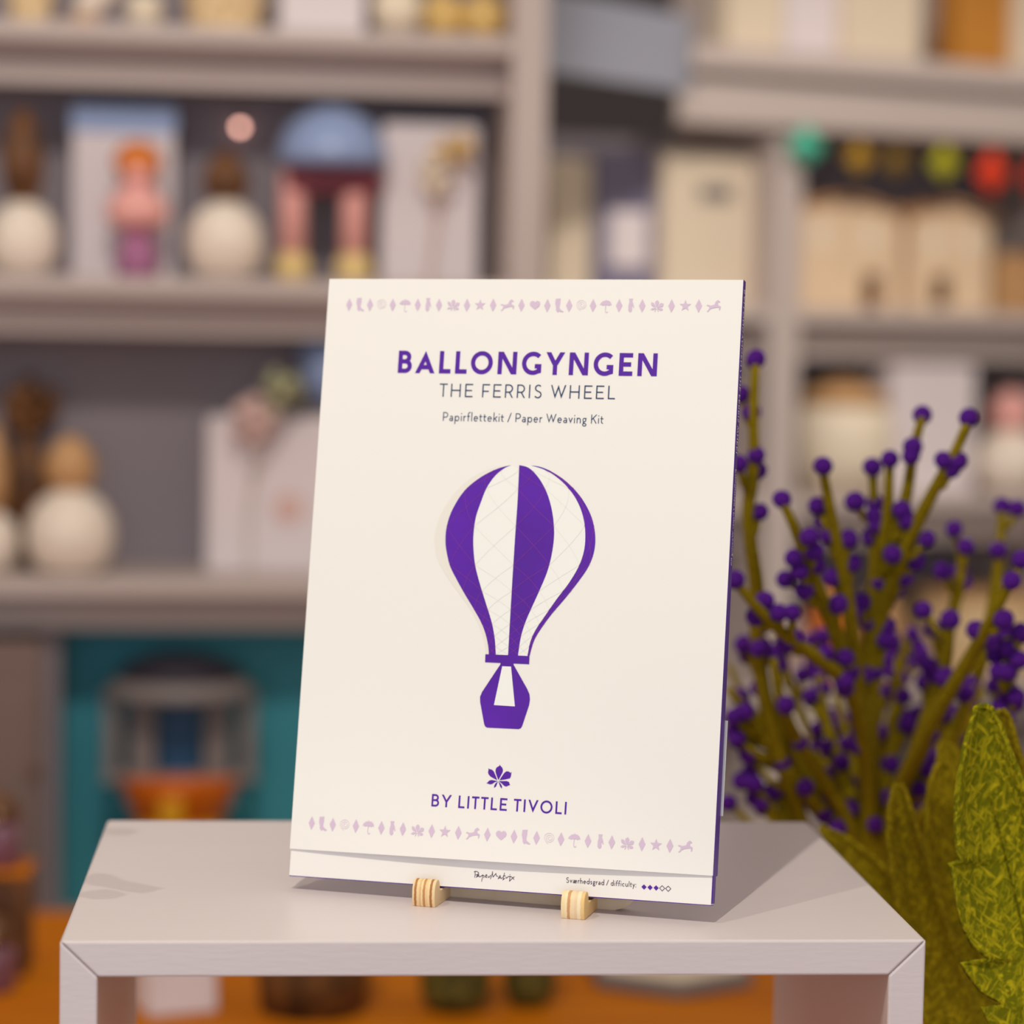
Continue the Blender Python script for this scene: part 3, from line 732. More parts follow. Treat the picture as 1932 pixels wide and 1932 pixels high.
def vase(u0, u1, vtop, zb_, dd, label, neck=M_TAN, fr=FL):
    o, w_, h = item('speckled_vase', label, 'vase', fr, u0, u1, vtop, zb_, dd, 'speckled white vases')
    r = w_ / 2; bh = min(h * .62, w_ * 1.05)
    MB().lathe([(r * .55, 0), (r * .80, bh * .08), (r * .97, bh * .30), (r, bh * .48), (r * .93, bh * .68), (r * .70, bh * .86), (r * .40, bh * .96), (r * .32, bh)], 28).build('body', M_DOT, o, smooth=True)
    MB().lathe([(r * .36, bh * .985), (r * .56, bh + (h - bh) * .2), (r * .60, bh + (h - bh) * .5), (r * .40, bh + (h - bh) * .8), (r * .16, h)], 20).build('neck', neck, o, smooth=True)
    return o
def bunch(o, c, r, n, m, seed, stretch=1.0, name='petal'):
    rnd = random.Random(seed); mb = MB()
    for i in range(n):
        a, b, q = rnd.uniform(0, 2 * PI), rnd.uniform(-1, 1), rnd.random() ** .4
        s = math.sqrt(1 - b * b)
        mb.ball((c[0] + r * q * s * math.cos(a), c[1] + r * q * s * math.sin(a), c[2] + r * stretch * q * b), r * rnd.uniform(.26, .42), 8, 6)
    p = mb.build(name, m, o, smooth=True); p['kind'] = 'stuff'; return p
def carton(name, label, cat, u0, u1, vtop, zb_, dd, m, lid=None, depth=.5, fr=FL, group=None):
    o, w_, h = item(name, label, cat, fr, u0, u1, vtop, zb_, dd, group)
    d = w_ * depth; t = h * .16
    MB().box(-w_ / 2, w_ / 2, 0, d, 0, h - (t if lid else 0)).build('carton', m, o, bevel=.002)
    if lid: MB().box(-w_ / 2 - .002, w_ / 2 + .002, -.002, d + .002, h - t, h).build('lid', lid, o, bevel=.002)
    else: MB().box(-w_ * .46, w_ * .46, d * .1, d * .9, h, h + .003).build('closing_flap', m, o, bevel=.001)
    return o, w_, h

# --- top shelf (only the feet of these things show)
z0 = zt[0]
o, w_, h = item('wicker_basket', 'small pale wicker basket at the end of the top shelf', 'basket', FL, 10, 105, -60, z0, .05)
MB().lathe([(w_ * .38, 0), (w_ * .48, h * .5), (w_ * .5, h)], 24).build('weave', M_WICK, o)
MB().lathe([(w_ * .49, h), (w_ * .53, h + .006), (w_ * .49, h + .012)], 24).build('rim', M_TAN, o, smooth=True)
o, w_, h = item('wooden_bird', 'white leaning bird figure between two baskets on top shelf', 'figurine', FL, 140, 215, -70, z0, .02)
MB().tube([(-w_ * .3, 0, .004), (-w_ * .1, 0, h * .3), (w_ * .2, 0, h * .7), (w_ * .5, 0, h)], [.012, .018, .024, .010], 12).build('body', M_DOT, o, smooth=True)
MB().lathe([(.022, 0), (.022, .005), (.004, .008)], 16, (-w_ * .3, 0, 0)).build('base', M_TAN, o)
o, w_, h = item('cream_candle', 'short thick cream candle beside white leaning bird figure', 'candle', FL, 238, 305, -10, z0, .04)
MB().lathe([(w_ * .5, 0), (w_ * .5, h * .9), (w_ * .42, h)], 20).build('wax', M_CREAM, o, smooth=True)
MB().tube([(0, 0, h), (0, 0, h + .012)], .001, 6).build('wick', M_WIRE, o)
o, w_, h = item('wicker_basket', 'wide pale wicker basket between cream candle and white carton', 'basket', FL, 345, 505, -80, z0, .05)
MB().lathe([(w_ * .42, 0), (w_ * .48, h * .5), (w_ * .5, h)], 28).build('weave', M_WICK, o)
MB().lathe([(w_ * .49, h), (w_ * .52, h + .006), (w_ * .49, h + .012)], 28).build('rim', M_TAN, o, smooth=True)
carton('gift_carton', 'white carton next to gold baubles on top shelf', 'box', 530, 690, -120, z0, .03, M_CARD, lid=M_CARD)
for i, (a, b, t, m, d_) in enumerate(((700, 800, -30, M_CREAM, .02), (790, 880, -20, M_GOLD, .05), (870, 955, -40, M_GOLD, .03))):
    o, w_, h = item('bauble', ('round cream bauble on top shelf', 'gold bauble between cream bauble and another gold one', 'gold bauble at the pale post on top shelf')[i], 'bauble', FL, a, b, t, z0, d_ + .03, 'baubles on the top shelf')
    MB().ball((0, 0, w_ / 2), w_ / 2, 20, 14).build('globe', m, o, smooth=True)
    MB().lathe([(.008, w_ - .002), (.008, w_ + .010), (.003, w_ + .014)], 12).build('cap', M_TAN, o)

# --- second shelf
z1 = zt[1]
vase(-25, 112, 205, z1, .05, 'speckled round vase with brown neck beside white doll carton', neck=M_BROWN)
o, w_, h = carton('doll_carton', 'white carton with lid painted as a pale blue reflection behind the small doll', 'box', 137, 330, 195, z1, .12, M_CARD, lid=M_BLUE)  # lid colour stands in for a bluish reflection
o, w_, h = item('doll', 'small doll with orange hair, pink top and mauve skirt', 'doll', FL, 198, 322, 262, z1, .06)
MB().lathe([(w_ * .34, 0), (w_ * .30, h * .18), (w_ * .20, h * .36)], 20).build('skirt', M_PURP2, o, smooth=True)
MB().lathe([(w_ * .20, h * .36), (w_ * .46, h * .40), (w_ * .48, h * .52), (w_ * .30, h * .64), (w_ * .12, h * .68)], 20).build('top', M_PINK, o, smooth=True)
MB().ball((0, 0, h * .76), w_ * .22, 16, 12).build('head', M_PINK, o, smooth=True)
MB().ball((0, .008, h * .84), w_ * .37, 16, 12, (1, .8, .9)).build('hair', M_ORANGE, o, smooth=True)
vase(352, 500, 285, z1, .05, 'speckled round vase with tan leaning neck beside pink columns', neck=M_BROWN)
o, w_, h = item('toy_pavilion', 'toy pavilion with pink columns and a dome painted as a pale blue reflection', 'toy', FL, 520, 735, 195, z1, .08)
for s in (-1, 1):
    MB().lathe([(w_ * .16, 0), (w_ * .16, h * .10), (w_ * .12, h * .16)], 18, (s * w_ * .27 - .01, 0, 0)).build('foot', M_YELL, o, smooth=True)
    MB().lathe([(w_ * .12, h * .15), (w_ * .115, h * .5), (w_ * .12, h * .64)], 18, (s * w_ * .27 - .01, 0, 0)).build('column', M_PINK, o, smooth=True)
MB().box(-w_ * .40, w_ * .42, -w_ * .12, w_ * .12, h * .50, h * .66).build('beam', M_RED, o, bevel=.004)
MB().lathe([(w_ * .5, h * .66), (w_ * .49, h * .74), (w_ * .40, h * .88), (w_ * .2, h * .97), (w_ * .03, h)], 28).build('dome', M_BLUE, o, smooth=True)  # dome coloured pale blue in place of a window reflection
o, w_, h = carton('gift_carton', 'white carton behind cream and gold roses beside pale post', 'box', 722, 905, 235, z1, .10, M_CARD)
o2, w_, h = item('rose_spray', 'spray of cream and gold roses leaning on white carton', 'flowers', FL, 765, 895, 225, z1, .07)
MB().tube([(-.012, 0, 0), (-.005, 0, h * .3), (.006, 0, h * .62)], .0018, 8).build('stem', M_TAN, o2)
bunch(o2, (-.004, 0, h * .66), w_ * .26, 14, M_CREAM, 3, name='cream_petals'); bunch(o2, (w_ * .20, 0, h * .84), w_ * .25, 14, M_GOLD, 4, name='gold_petals')
def glow_bead(u, v, dd, zhang, label, m=M_GLOW, r=.0048):  # glowing bead, cap and wire added to make a bright out-of-focus spot
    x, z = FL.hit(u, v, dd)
    o = thing('bright_spot_bead', label, 'glow', matrix=FL.mat(x, dd, z))
    MB().ball((0, 0, 0), r, 12, 8).build('glow_bead', m, o, smooth=True)
    MB().lathe([(r * .6, r * .7), (r * .6, r * 2.4), (r * .2, r * 2.8)], 10).build('bead_cap', M_WIRE, o)
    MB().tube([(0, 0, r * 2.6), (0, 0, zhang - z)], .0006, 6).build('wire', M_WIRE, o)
glow_bead(453, 240, .185, zt[0] - .022, 'tiny glowing pink bead added as a bright spot above the speckled vase')

# --- third shelf
z2 = zt[2]
vase(-70, 40, 800, z2, .10, 'speckled round vase behind the amber bottle, cut by the frame', neck=M_TAN)
o, w_, h = item('amber_bottle', 'tall brown amber bottle with dried bunch behind speckled vases', 'bottle', FL, -5, 112, 690, z2, .16)
MB().lathe([(w_ * .36, 0), (w_ * .38, h * .4), (w_ * .30, h * .55), (w_ * .14, h * .62), (w_ * .14, h * .68)], 20).build('glass', M_BROWN, o, smooth=True)
bunch(o, (0, 0, h * .80), w_ * .42, 26, M_BROWN, 9, name='dried_flowers')
vase(48, 218, 822, z2, .065, 'speckled round vase with tan neck in front of amber bottle', neck=M_TAN)
o, w_, h = carton('flower_carton', 'tall white carton with rose print beside blush flowers', 'box', 392, 640, 790, z2, .10, M_CARD)
for s, c in ((-.02, M_FLOW), (.02, M_FLOW)):
    pass
MB().lathe([(.001, 0), (.017, .001), (.019, .003)], 18).build('rose_print', M_FLOW, o).matrix_local = Matrix.Translation((.02, -.001, h * .42)) @ Matrix.Rotation(PI / 2, 4, 'X')
o2, w_, h = item('flower_spray', 'blush and sage flower spray leaning on tall white carton', 'flowers', FL, 430, 575, 680, z2, .06)
MB().tube([(-.02, 0, 0), (-.02, 0, h * .3), (-.006, 0, h * .7)], .0014, 8).build('stem', M_FGRN, o2)
bunch(o2, (-w_ * .16, 0, h * .72), w_ * .30, 16, M_FLOW, 5, name='blush_petals'); bunch(o2, (w_ * .2, 0, h * .86), w_ * .26, 16, M_FGRN, 6, name='sage_leaves')
o, w_, h = item('glass_bowl', 'pale blue bowl on a stack of dark books behind flower spray', 'bowl', FL, 560, 690, 640, z2, .14)
MB().box(-w_ * .45, w_ * .45, -.03, .03, 0, h * .70).build('plinth', M_GREY, o, bevel=.003)
MB().lathe([(w_ * .2, h * .70), (w_ * .42, h * .80), (w_ * .5, h)], 24).build('bowl', M_BLUE, o, smooth=True)

# --- bottom compartment
z3 = zt[3]
xa, _ = FL.hit(-60, 1400, -.03); xb, _ = FL.hit(78, 1400, -.03)
o = thing('cabinet_door', 'taupe painted cabinet door standing open below the shelves', 'door', matrix=FL.mat((xa + xb) / 2, -.012, z3))
MB().box(-(xb - xa) / 2, (xb - xa) / 2, -.02, 0, 0, z2 - .075 - z3).build('door_leaf', M_TAUPE, o, bevel=.003)
MB().box(-(xb - xa) * .36, (xb - xa) * .36, -.023, -.019, .06, z2 - .075 - z3 - .06).build('raised_field', M_TAUPE, o, bevel=.003)
MB().tube([((xb - xa) * .42, -.022, .22), ((xb - xa) * .42, -.032, .22)], .006, 10).build('knob', M_BROWN, o)
xa, _ = FL.hit(118, 1400, .18); xb, _ = FL.hit(720, 1400, .18)
o = MB().box(-(xb - xa) / 2, (xb - xa) / 2, 0, .01, 0, z2 - .035 - z3).build('teal_backdrop', M_TEAL, None, bevel=.002)
o.matrix_world = FL.mat((xa + xb) / 2, .18, z3); tag(o, 'teal display board behind the grey toy gondola', 'board')
o, w_, h = item('toy_gondola', 'grey toy gondola with dark canopy and orange yellow tub', 'toy', FL, 200, 480, 1232, z3, .085)
zi = lambda v: FL.hit(300, v, .085)[1] - z3
MB().lathe([(w_ * .22, 0), (w_ * .26, zi(1560) * .5), (w_ * .30, zi(1545))], 28).build('tub_base', M_BOWLY, o, smooth=True)
MB().lathe([(w_ * .30, zi(1548)), (w_ * .36, zi(1510)), (w_ * .40, zi(1475)), (w_ * .41, zi(1462))], 28, sy=.85).build('tub', M_BOWLO, o, smooth=True)
MB().box(-w_ * .14, w_ * .02, -w_ * .42, -w_ * .30, zi(1550), zi(1490)).build('tub_panel', M_BOWLY, o, bevel=.004)
for s in (-1, 1):
    MB().box(s * w_ * .46 - .010, s * w_ * .46 + .010, -.01, .01, zi(1462), zi(1300)).build('post', M_GREY, o, bevel=.002)
    MB().box(s * w_ * .25 - .016, s * w_ * .25 + .016, -.012, .012, zi(1462), zi(1300)).build('post', M_GREY, o, bevel=.002)
MB().box(-w_ * .13, w_ * .13, -.004, .004, zi(1462), zi(1305)).build('window_panel', M_DKBLUE, o, bevel=.001)
MB().box(-w_ * .52, w_ * .52, -.02, .02, zi(1475), zi(1455)).build('sill', M_GREY, o, bevel=.002)
MB().lathe([(w_ * .50, zi(1312)), (w_ * .50, zi(1300)), (w_ * .44, zi(1278))], 28, sy=.85).build('canopy_rim', M_GREY, o, smooth=True)
MB().lathe([(w_ * .44, zi(1280)), (w_ * .36, zi(1252)), (w_ * .2, zi(1236)), (.004, zi(1230))], 28, sy=.85).build('canopy', M_ROOF, o, smooth=True)

# --- things standing on the wooden table behind the riser
def ground(u, v):
    d = ray(u, v); t = -CAM[2] / d[2]; return CAM + d * t
def on_table(name, label, cat, u, v, group=None, rz=0.0):
    p = ground(u, v); o = thing(name, label, cat, loc=(p[0], p[1], 0), group=group); o.rotation_euler = (0, 0, rz)
    return o, FPX / (RM[2] @ (p - CAM))          # pixels per metre there
o, k = on_table('paper_bag', 'crumpled white paper bag under the riser', 'bag', 330, 1902, rz=.35)
bw = 135 / k
MB().hexa([(-bw / 2, -.03, 0), (bw / 2, -.03, 0), (bw / 2, .03, 0), (-bw / 2, .03, 0), (-bw * .46, -.02, .13), (bw * .5, -.015, .12), (bw * .5, .015, .12), (-bw * .46, .02, .13)]).build('bag', M_CARD, o, bevel=.004)
MB().tube([(-bw * .2, 0, .12), (-bw * .15, 0, .16), (bw * .15, 0, .16), (bw * .2, 0, .12)], .002, 6).build('handle', M_CARD, o)
M_DKWV = mat('dark_woven_basket', (118, 78, 34), rough=0.7, rgb2=(52, 34, 14), nscale=40)
M_GRNW = mat('green_woven_pot', (104, 92, 30), rough=0.7, rgb2=(58, 58, 14), nscale=60)
o, k = on_table('woven_basket', 'dark brown woven basket under the riser', 'basket', 590, 1903)
r = 112 / k
MB().lathe([(r * .86, 0), (r * .96, .04), (r, .10), (r * .94, .14)], 32).build('weave', M_DKWV, o, smooth=True)
MB().lathe([(r * .93, .138), (r * .99, .146), (r * .93, .154)], 32).build('rim', M_BROWN, o, smooth=True)
for u, v, wpx, lb in ((858, 1903, 150, 'wide green ribbed pot beside the brown woven basket'), (998, 1894, 112, 'smaller green ribbed pot beside the grey tray')):
    o, k = on_table('ribbed_pot', lb, 'pot', u, v, 'green ribbed pots under the riser')
    r = wpx / 2 / k
    pr = [(r * .62, 0), (r * .80, .012)]
    for i in range(8): pr += [(r * (.84 + .02 * i), .014 + i * .012), (r * (.88 + .02 * i), .020 + i * .012)]
    MB().lathe(pr, 32).build('pot', M_GRNW, o, smooth=True)
    MB().lathe([(r * .95, .110), (r * 1.03, .116), (r * .95, .122)], 32).build('rim', M_GRNW, o, smooth=True)
o, k = on_table('tray', 'grey hexagonal tray of cream shells under the riser', 'tray', 1285, 1888)
r = 175 / k
hexp = [(r * math.cos(PI / 6 + PI / 3 * i), r + r * math.sin(PI / 6 + PI / 3 * i)) for i in range(6)]
MB().prism(hexp, lambda p, t: (p[0], p[1], t), 0, .016).build('tray_base', M_GREY, o, bevel=.003)
MB().prism([(p[0] * .9, r + (p[1] - r) * .9) for p in hexp], lambda p, t: (p[0], p[1], t), .012, .020).build('tray_inlay', M_CARDC, o, bevel=.002)
bunch(o, (0, r, .034), r * .36, 16, M_CREAM, 12, stretch=.3, name='shells')
# stacked candle jars at the edge of the picture
o, k = on_table('wooden_block', 'low brown wooden block under the upper mauve jar', 'block', -6, 1850)
MB().box(-.035, .028, .015, .075, 0, .100).build('block', M_BROWN, o, bevel=.002)
MB().box(-.037, .030, .013, .077, .100, .105).build('block_top', M_WOODT, o, bevel=.001)
pj = ground(-6, 1850)
for (dx, dy, z, lb) in ((-.004, .045, .105, 'mauve glass candle jar on top of the wooden block'), (0.0, -.035, .0, 'mauve glass candle jar in front of the wooden block')):
    o = thing('candle_jar', lb, 'jar', loc=(pj[0] + dx, pj[1] + dy, z), group='mauve candle jars')
    MB().lathe([(.021, 0), (.023, .006), (.023, .040), (.020, .046)], 24).build('jar', M_JAR, o, smooth=True)
    MB().lathe([(.0205, .046), (.0215, .052), (.017, .066), (.006, .074)], 24).build('lid', M_BROWN, o, smooth=True)
    MB().ball((.002, -.023, .056), .0040, 10, 8).build('glint_bead', M_GLINT, o, smooth=True)  # shiny bead added in place of a glint on the glass

# ------------------------------------------------------------------ things on the far right shelf unit
zr0, zr1, zr2, zr3, zr4 = [b[0] for b in RB]
for i, (a, b, t, m, lb) in enumerate(((1375, 1480, -40, M_CARDC, 'cream carton with dull gold stripe, first on the far upper shelf'), (1485, 1590, -90, M_CARD, 'white carton between two cream cartons on the far upper shelf'),
                                      (1595, 1740, -70, M_CARDC, 'wide cream carton beside the amber carton'), (1808, 1912, -60, M_AMBER, 'amber carton on the far upper shelf'), (1918, 2010, -50, M_CARDC, 'cream carton at the end past the amber carton'))):
    carton('gift_carton', lb, 'box', a, b, t, zr0, .06 + .02 * (i % 2), m, fr=FR, group='cartons on the far upper shelf')
carton('gift_carton', 'pale cream carton behind the post on far shelf', 'box', 1045, 1120, 300, zr2, .10, M_CARDC, fr=FR)
o, w_, h = carton('slate_carton', 'slate mauve carton beside the tall cream carton', 'box', 1128, 1248, 285, zr2, .09, M_MAUVEBOX, fr=FR)
MB().box(-w_ * .3, w_ * .3, -.003, .002, h * .25, h * .62).build('label_panel', M_CARD, o)
o, w_, h = carton('tall_carton', 'tall cream carton with handle slot beside slate carton', 'box', 1256, 1446, 288, zr2, .06, M_CARDC, fr=FR)
MB().box(-w_ * .16, w_ * .16, -.003, .002, h * .70, h * .80).build('handle_slot', M_GREY, o)
M_HOUSE = mat('pale_birch_house', (234, 204, 170), rough=0.6, noise=0.08, nscale=20)
M_HOUSER = mat('tan_roof_card', (196, 146, 104), rough=0.6, noise=0.08, nscale=20)
def house(u0, u1, vtop, dd, label, door):
    o, w_, h = item('toy_house', label, 'toy house', FR, u0, u1, vtop, zr2, dd, 'toy houses on the far shelf')
    e = h * .88
    MB().prism([(-w_ / 2, 0), (w_ / 2, 0), (w_ / 2, e), (0, h * .97), (-w_ / 2, e)], lambda p, t: (p[0], t, p[1]), 0, .09).build('walls', M_HOUSE, o, bevel=.002)
    for s in (-1, 1):
        MB().prism([(0, h), (s * w_ * .56, e - .004), (s * w_ * .56, e + .006), (0, h + .010)], lambda p, t: (p[0], t, p[1]), -.006, .096).build('roof_slope', M_HOUSER, o)
    MB().box(door - .018, door + .018, -.002, .004, 0 if door > 0 else .01, .060).build('door', M_BROWN, o)
    for i in (-1, 1):
        MB().box(i * w_ * .22 - .014, i * w_ * .22 + .014, -.002, .004, e * .62, e * .88).build('window', M_CREAM, o, bevel=.001)
house(1490, 1702, 372, .06, 'wide toy house with dark doorway under the paper garland', .055)
house(1722, 1872, 385, .05, 'tall toy house beside the wide toy house', -.02)
o, w_, h = carton('orange_carton', 'orange tan carton beside the tall toy house', 'box', 1884, 1990, 480, zr2, .10, M_TAN, fr=FR)

# paper garland under the cornice
xg0, zg0 = FR.hit(1470, 262, -.035); xg1, zg1 = FR.hit(1990, 300, -.035)
go = thing('paper_garland', 'string of folded paper diamonds in green, ochre, lime and red', 'garland', matrix=FR.mat(xg0, -.035, zg0 + .004))
pts = []
for i in range(13):
    t = i / 12; pts.append(((xg1 - xg0) * t, 0, (zg1 - zg0) * t - .012 * math.sin(PI * t * 2) ** 2))
MB().tube(pts, .0012, 6).build('string', M_WIRE, go)
for u, v, wpx, hpx, c, lb in ((1522, 272, 82, 76, (70, 186, 156), 'mint green'), (1622, 296, 66, 66, (176, 132, 20), 'ochre'), (1692, 304, 60, 60, (128, 96, 10), 'dark ochre'), (1782, 305, 72, 74, (176, 170, 10), 'lime'), (1872, 322, 80, 96, (228, 56, 8), 'red'), (1956, 330, 70, 90, (190, 40, 20), 'dark red')):
    x, z = FR.hit(u, v, -.035); x -= xg0; z -= zg0 + .004
    k = FPX / 4.2; a, b = wpx / k / 2, hpx / k / 2
    m = mat('garland_' + lb.replace(' ', '_'), c, rough=0.7)
    zt_ = z + b
    MB().add([(x, 0, zt_), (x + a, 0, z - b * .2), (x, a * .6, z - b * .2), (x - a, 0, z - b * .2), (x, -a * .6, z - b * .2), (x, 0, z - b)],
             [(0, 1, 2), (0, 2, 3), (0, 3, 4), (0, 4, 1), (5, 2, 1), (5, 3, 2), (5, 4, 3), (5, 1, 4)]).build('paper_diamond', m, go)['label'] = lb + ' folded paper diamond'

# middle far shelf
o, w_, h = item('lidded_crock', 'cream crock with tan lid beside white packet', 'jar', FR, 1510, 1672, 715, zr3, .08)
MB().lathe([(w_ * .40, 0), (w_ * .48, h * .3), (w_ * .5, h * .62), (w_ * .42, h * .78)], 24).build('crock', M_CREAM, o, smooth=True)
MB().lathe([(w_ * .44, h * .78), (w_ * .46, h * .84), (w_ * .2, h * .97), (w_ * .06, h)], 24).build('lid', M_TAN, o, smooth=True)
carton('white_packet', 'white packet standing beside the cream crock', 'packet', 1682, 1842, 690, zr3, .06, M_CARD, fr=FR)
vase(1850, 1965, 735, zr3, .07, 'speckled round vase beside the white packet on far shelf', neck=M_PINK, fr=FR)
# lower far shelf
o, w_, h = item('wicker_basket', 'pale wicker basket low behind the violet flowers', 'basket', FR, 1745, 1950, 1130, zr4, .10)
MB().lathe([(w_ * .40, 0), (w_ * .47, h * .5), (w_ * .5, h)], 28).build('weave', M_WICK, o)
MB().lathe([(w_ * .49, h), (w_ * .52, h + .006), (w_ * .49, h + .012)], 28).build('rim', M_TAN, o, smooth=True)
for u0, u1, t, m, lb in ((1535, 1605, 1110, M_ORANGE, 'orange paper lantern behind the violet flowers'), (1620, 1700, 1120, M_TAN, 'tan paper lantern behind the violet flowers'), (1430, 1510, 1150, M_FLOW, 'blush paper lantern behind the violet flowers')):
    o, w_, h = item('paper_lantern', lb, 'lantern', FR, u0, u1, t, zr4, .08, 'paper lanterns on the low far shelf')
    MB().lathe([(w_ * .25, 0), (w_ * .46, h * .25), (w_ * .5, h * .5), (w_ * .46, h * .75), (w_ * .25, h * .96)], 20).build('shade', m, o, smooth=True)
    MB().lathe([(w_ * .26, h * .95), (w_ * .26, h)], 16).build('collar', M_YELL, o)
o, w_, h = item('white_planter', 'white planter on the floor-level far shelf behind flowers', 'planter', FR, 1375, 1560, 1335, FR.hit(1480, 1640)[1], .10)
MB().lathe([(w_ * .36, 0), (w_ * .44, h * .5), (w_ * .5, h * .96), (w_ * .47, h)], 28).build('pot', M_CARD, o, smooth=True)
MB().lathe([(w_ * .50, h * .93), (w_ * .53, h * .97), (w_ * .49, h)], 28).build('rim', M_CREAM, o, smooth=True)
zz5 = FR.hit(1480, 1640)[1]
MB().box(x0 - .25, x1, 0, .32, zz5 - .03, zz5).build('shelf_board', M_SHELF, SR, bevel=.002)

# ------------------------------------------------------------------ felt flowers and leaves beside the riser
M_BERRY = mat_felt('violet_felt', (122, 52, 182), (78, 22, 134), 260)
M_STEM = mat_felt('olive_felt_cord', (160, 138, 16), (112, 92, 6), 200)
M_LEAF1 = mat_felt('bright_olive_felt', (170, 154, 20), (98, 96, 6), 75)
M_LEAF2 = mat_felt('brown_olive_felt', (160, 138, 16), (104, 86, 6), 105)
M_VASE = mat('grey_stoneware', (150, 142, 138), rough=0.5, noise=0.1, nscale=20)
def planter(u, v, depth, rad, hgt, label):
    p = at(u, v, depth)
    o = thing('stoneware_vase', label, 'vase', loc=(p[0], p[1], 0))
    MB().lathe([(rad * .7, 0), (rad * .95, hgt * .25), (rad, hgt * .5), (rad * .85, hgt * .8), (rad * .72, hgt), (rad * .66, hgt), (rad * .78, hgt * .8), (rad * .9, hgt * .5), (rad * .6, hgt * .1)], 32).build('body', M_VASE, o, smooth=True)
    MB().lathe([(rad * .70, hgt - .004), (rad * .77, hgt), (rad * .70, hgt + .004), (rad * .66, hgt)], 32).build('rim', M_VASE, o, smooth=True)
    return np.array([p[0], p[1], hgt])
V1 = planter(1650, 1500, 1.68, .062, .17, 'grey stoneware vase that holds the violet felt flowers')
V2 = planter(1955, 1500, 1.44, .058, .16, 'grey stoneware vase that holds the felt leaves')

# each stem: pixels from tip to foot, distance at the tip; the feet gather in the vase
STEMS = [
    ([(1426, 684), (1420, 780), (1425, 870), (1408, 960), (1420, 1050), (1430, 1110), (1427, 1220), (1445, 1330), (1480, 1460), (1525, 1580)], 1.58),
    ([(1475, 945), (1495, 985), (1513, 1035), (1527, 1080), (1548, 1120), (1575, 1190), (1602, 1260), (1622, 1340), (1636, 1430), (1646, 1560)], 1.56),
    ([(1553, 884), (1562, 940), (1578, 1020), (1595, 1100), (1606, 1180), (1616, 1270), (1628, 1380), (1640, 1560)], 1.58),
    ([(1646, 884), (1649, 940), (1652, 1010), (1650, 1090), (1642, 1190), (1636, 1300), (1640, 1440), (1646, 1560)], 1.62),
    ([(1679, 868), (1677, 940), (1672, 1000), (1660, 1060), (1648, 1130), (1640, 1220), (1636, 1330), (1642, 1560)], 1.60),
    ([(1740, 786), (1722, 850), (1713, 930), (1690, 1000), (1668, 1060), (1652, 1140), (1642, 1230), (1640, 1360), (1648, 1560)], 1.59),
    ([(1827, 792), (1802, 856), (1772, 905), (1745, 958), (1718, 1010), (1692, 1078), (1668, 1130), (1650, 1220), (1642, 1320), (1648, 1560)], 1.57),
    ([(1387, 1096), (1420, 1138), (1452, 1172), (1490, 1205), (1540, 1240), (1588, 1275), (1618, 1330), (1636, 1440), (1644, 1570)], 1.55),
    ([(1909, 1098), (1890, 1130), (1865, 1178), (1842, 1220), (1802, 1288), (1764, 1350), (1726, 1425), (1690, 1500), (1668, 1590)], 1.55),
    ([(1891, 958), (1888, 1020), (1880, 1100), (1866, 1190), (1840, 1290), (1800, 1390), (1740, 1490), (1690, 1590)], 1.72),
    ([(1800, 1000), (1818, 1060), (1806, 1120), (1790, 1190), (1772, 1270), (1752, 1350), (1715, 1450), (1680, 1580)], 1.70),
    ([(1900, 1200), (1904, 1262), (1902, 1330), (1868, 1410), (1800, 1480), (1720, 1560), (1690, 1610)], 1.58),
    ([(1793, 1170), (1790, 1220), (1778, 1300), (1756, 1380), (1716, 1460), (1676, 1570)], 1.60),
    ([(1374, 1300), (1400, 1330), (1440, 1390), (1490, 1460), (1560, 1540), (1620, 1600)], 1.66),
    ([(1400, 1215), (1440, 1290), (1460, 1350), (1505, 1430), (1570, 1520), (1620, 1590)], 1.70),
    ([(1458, 1242), (1470, 1320), (1500, 1390), (1560, 1480), (1622, 1580)], 1.64),
    ([(1546, 1274), (1552, 1340), (1572, 1410), (1600, 1490), (1636, 1580)], 1.72),
    ([(1695, 1240), (1692, 1320), (1686, 1400), (1668, 1490), (1654, 1580)], 1.74),
    ([(1835, 1290), (1808, 1360), (1766, 1430), (1712, 1510), (1672, 1590)], 1.66),
]
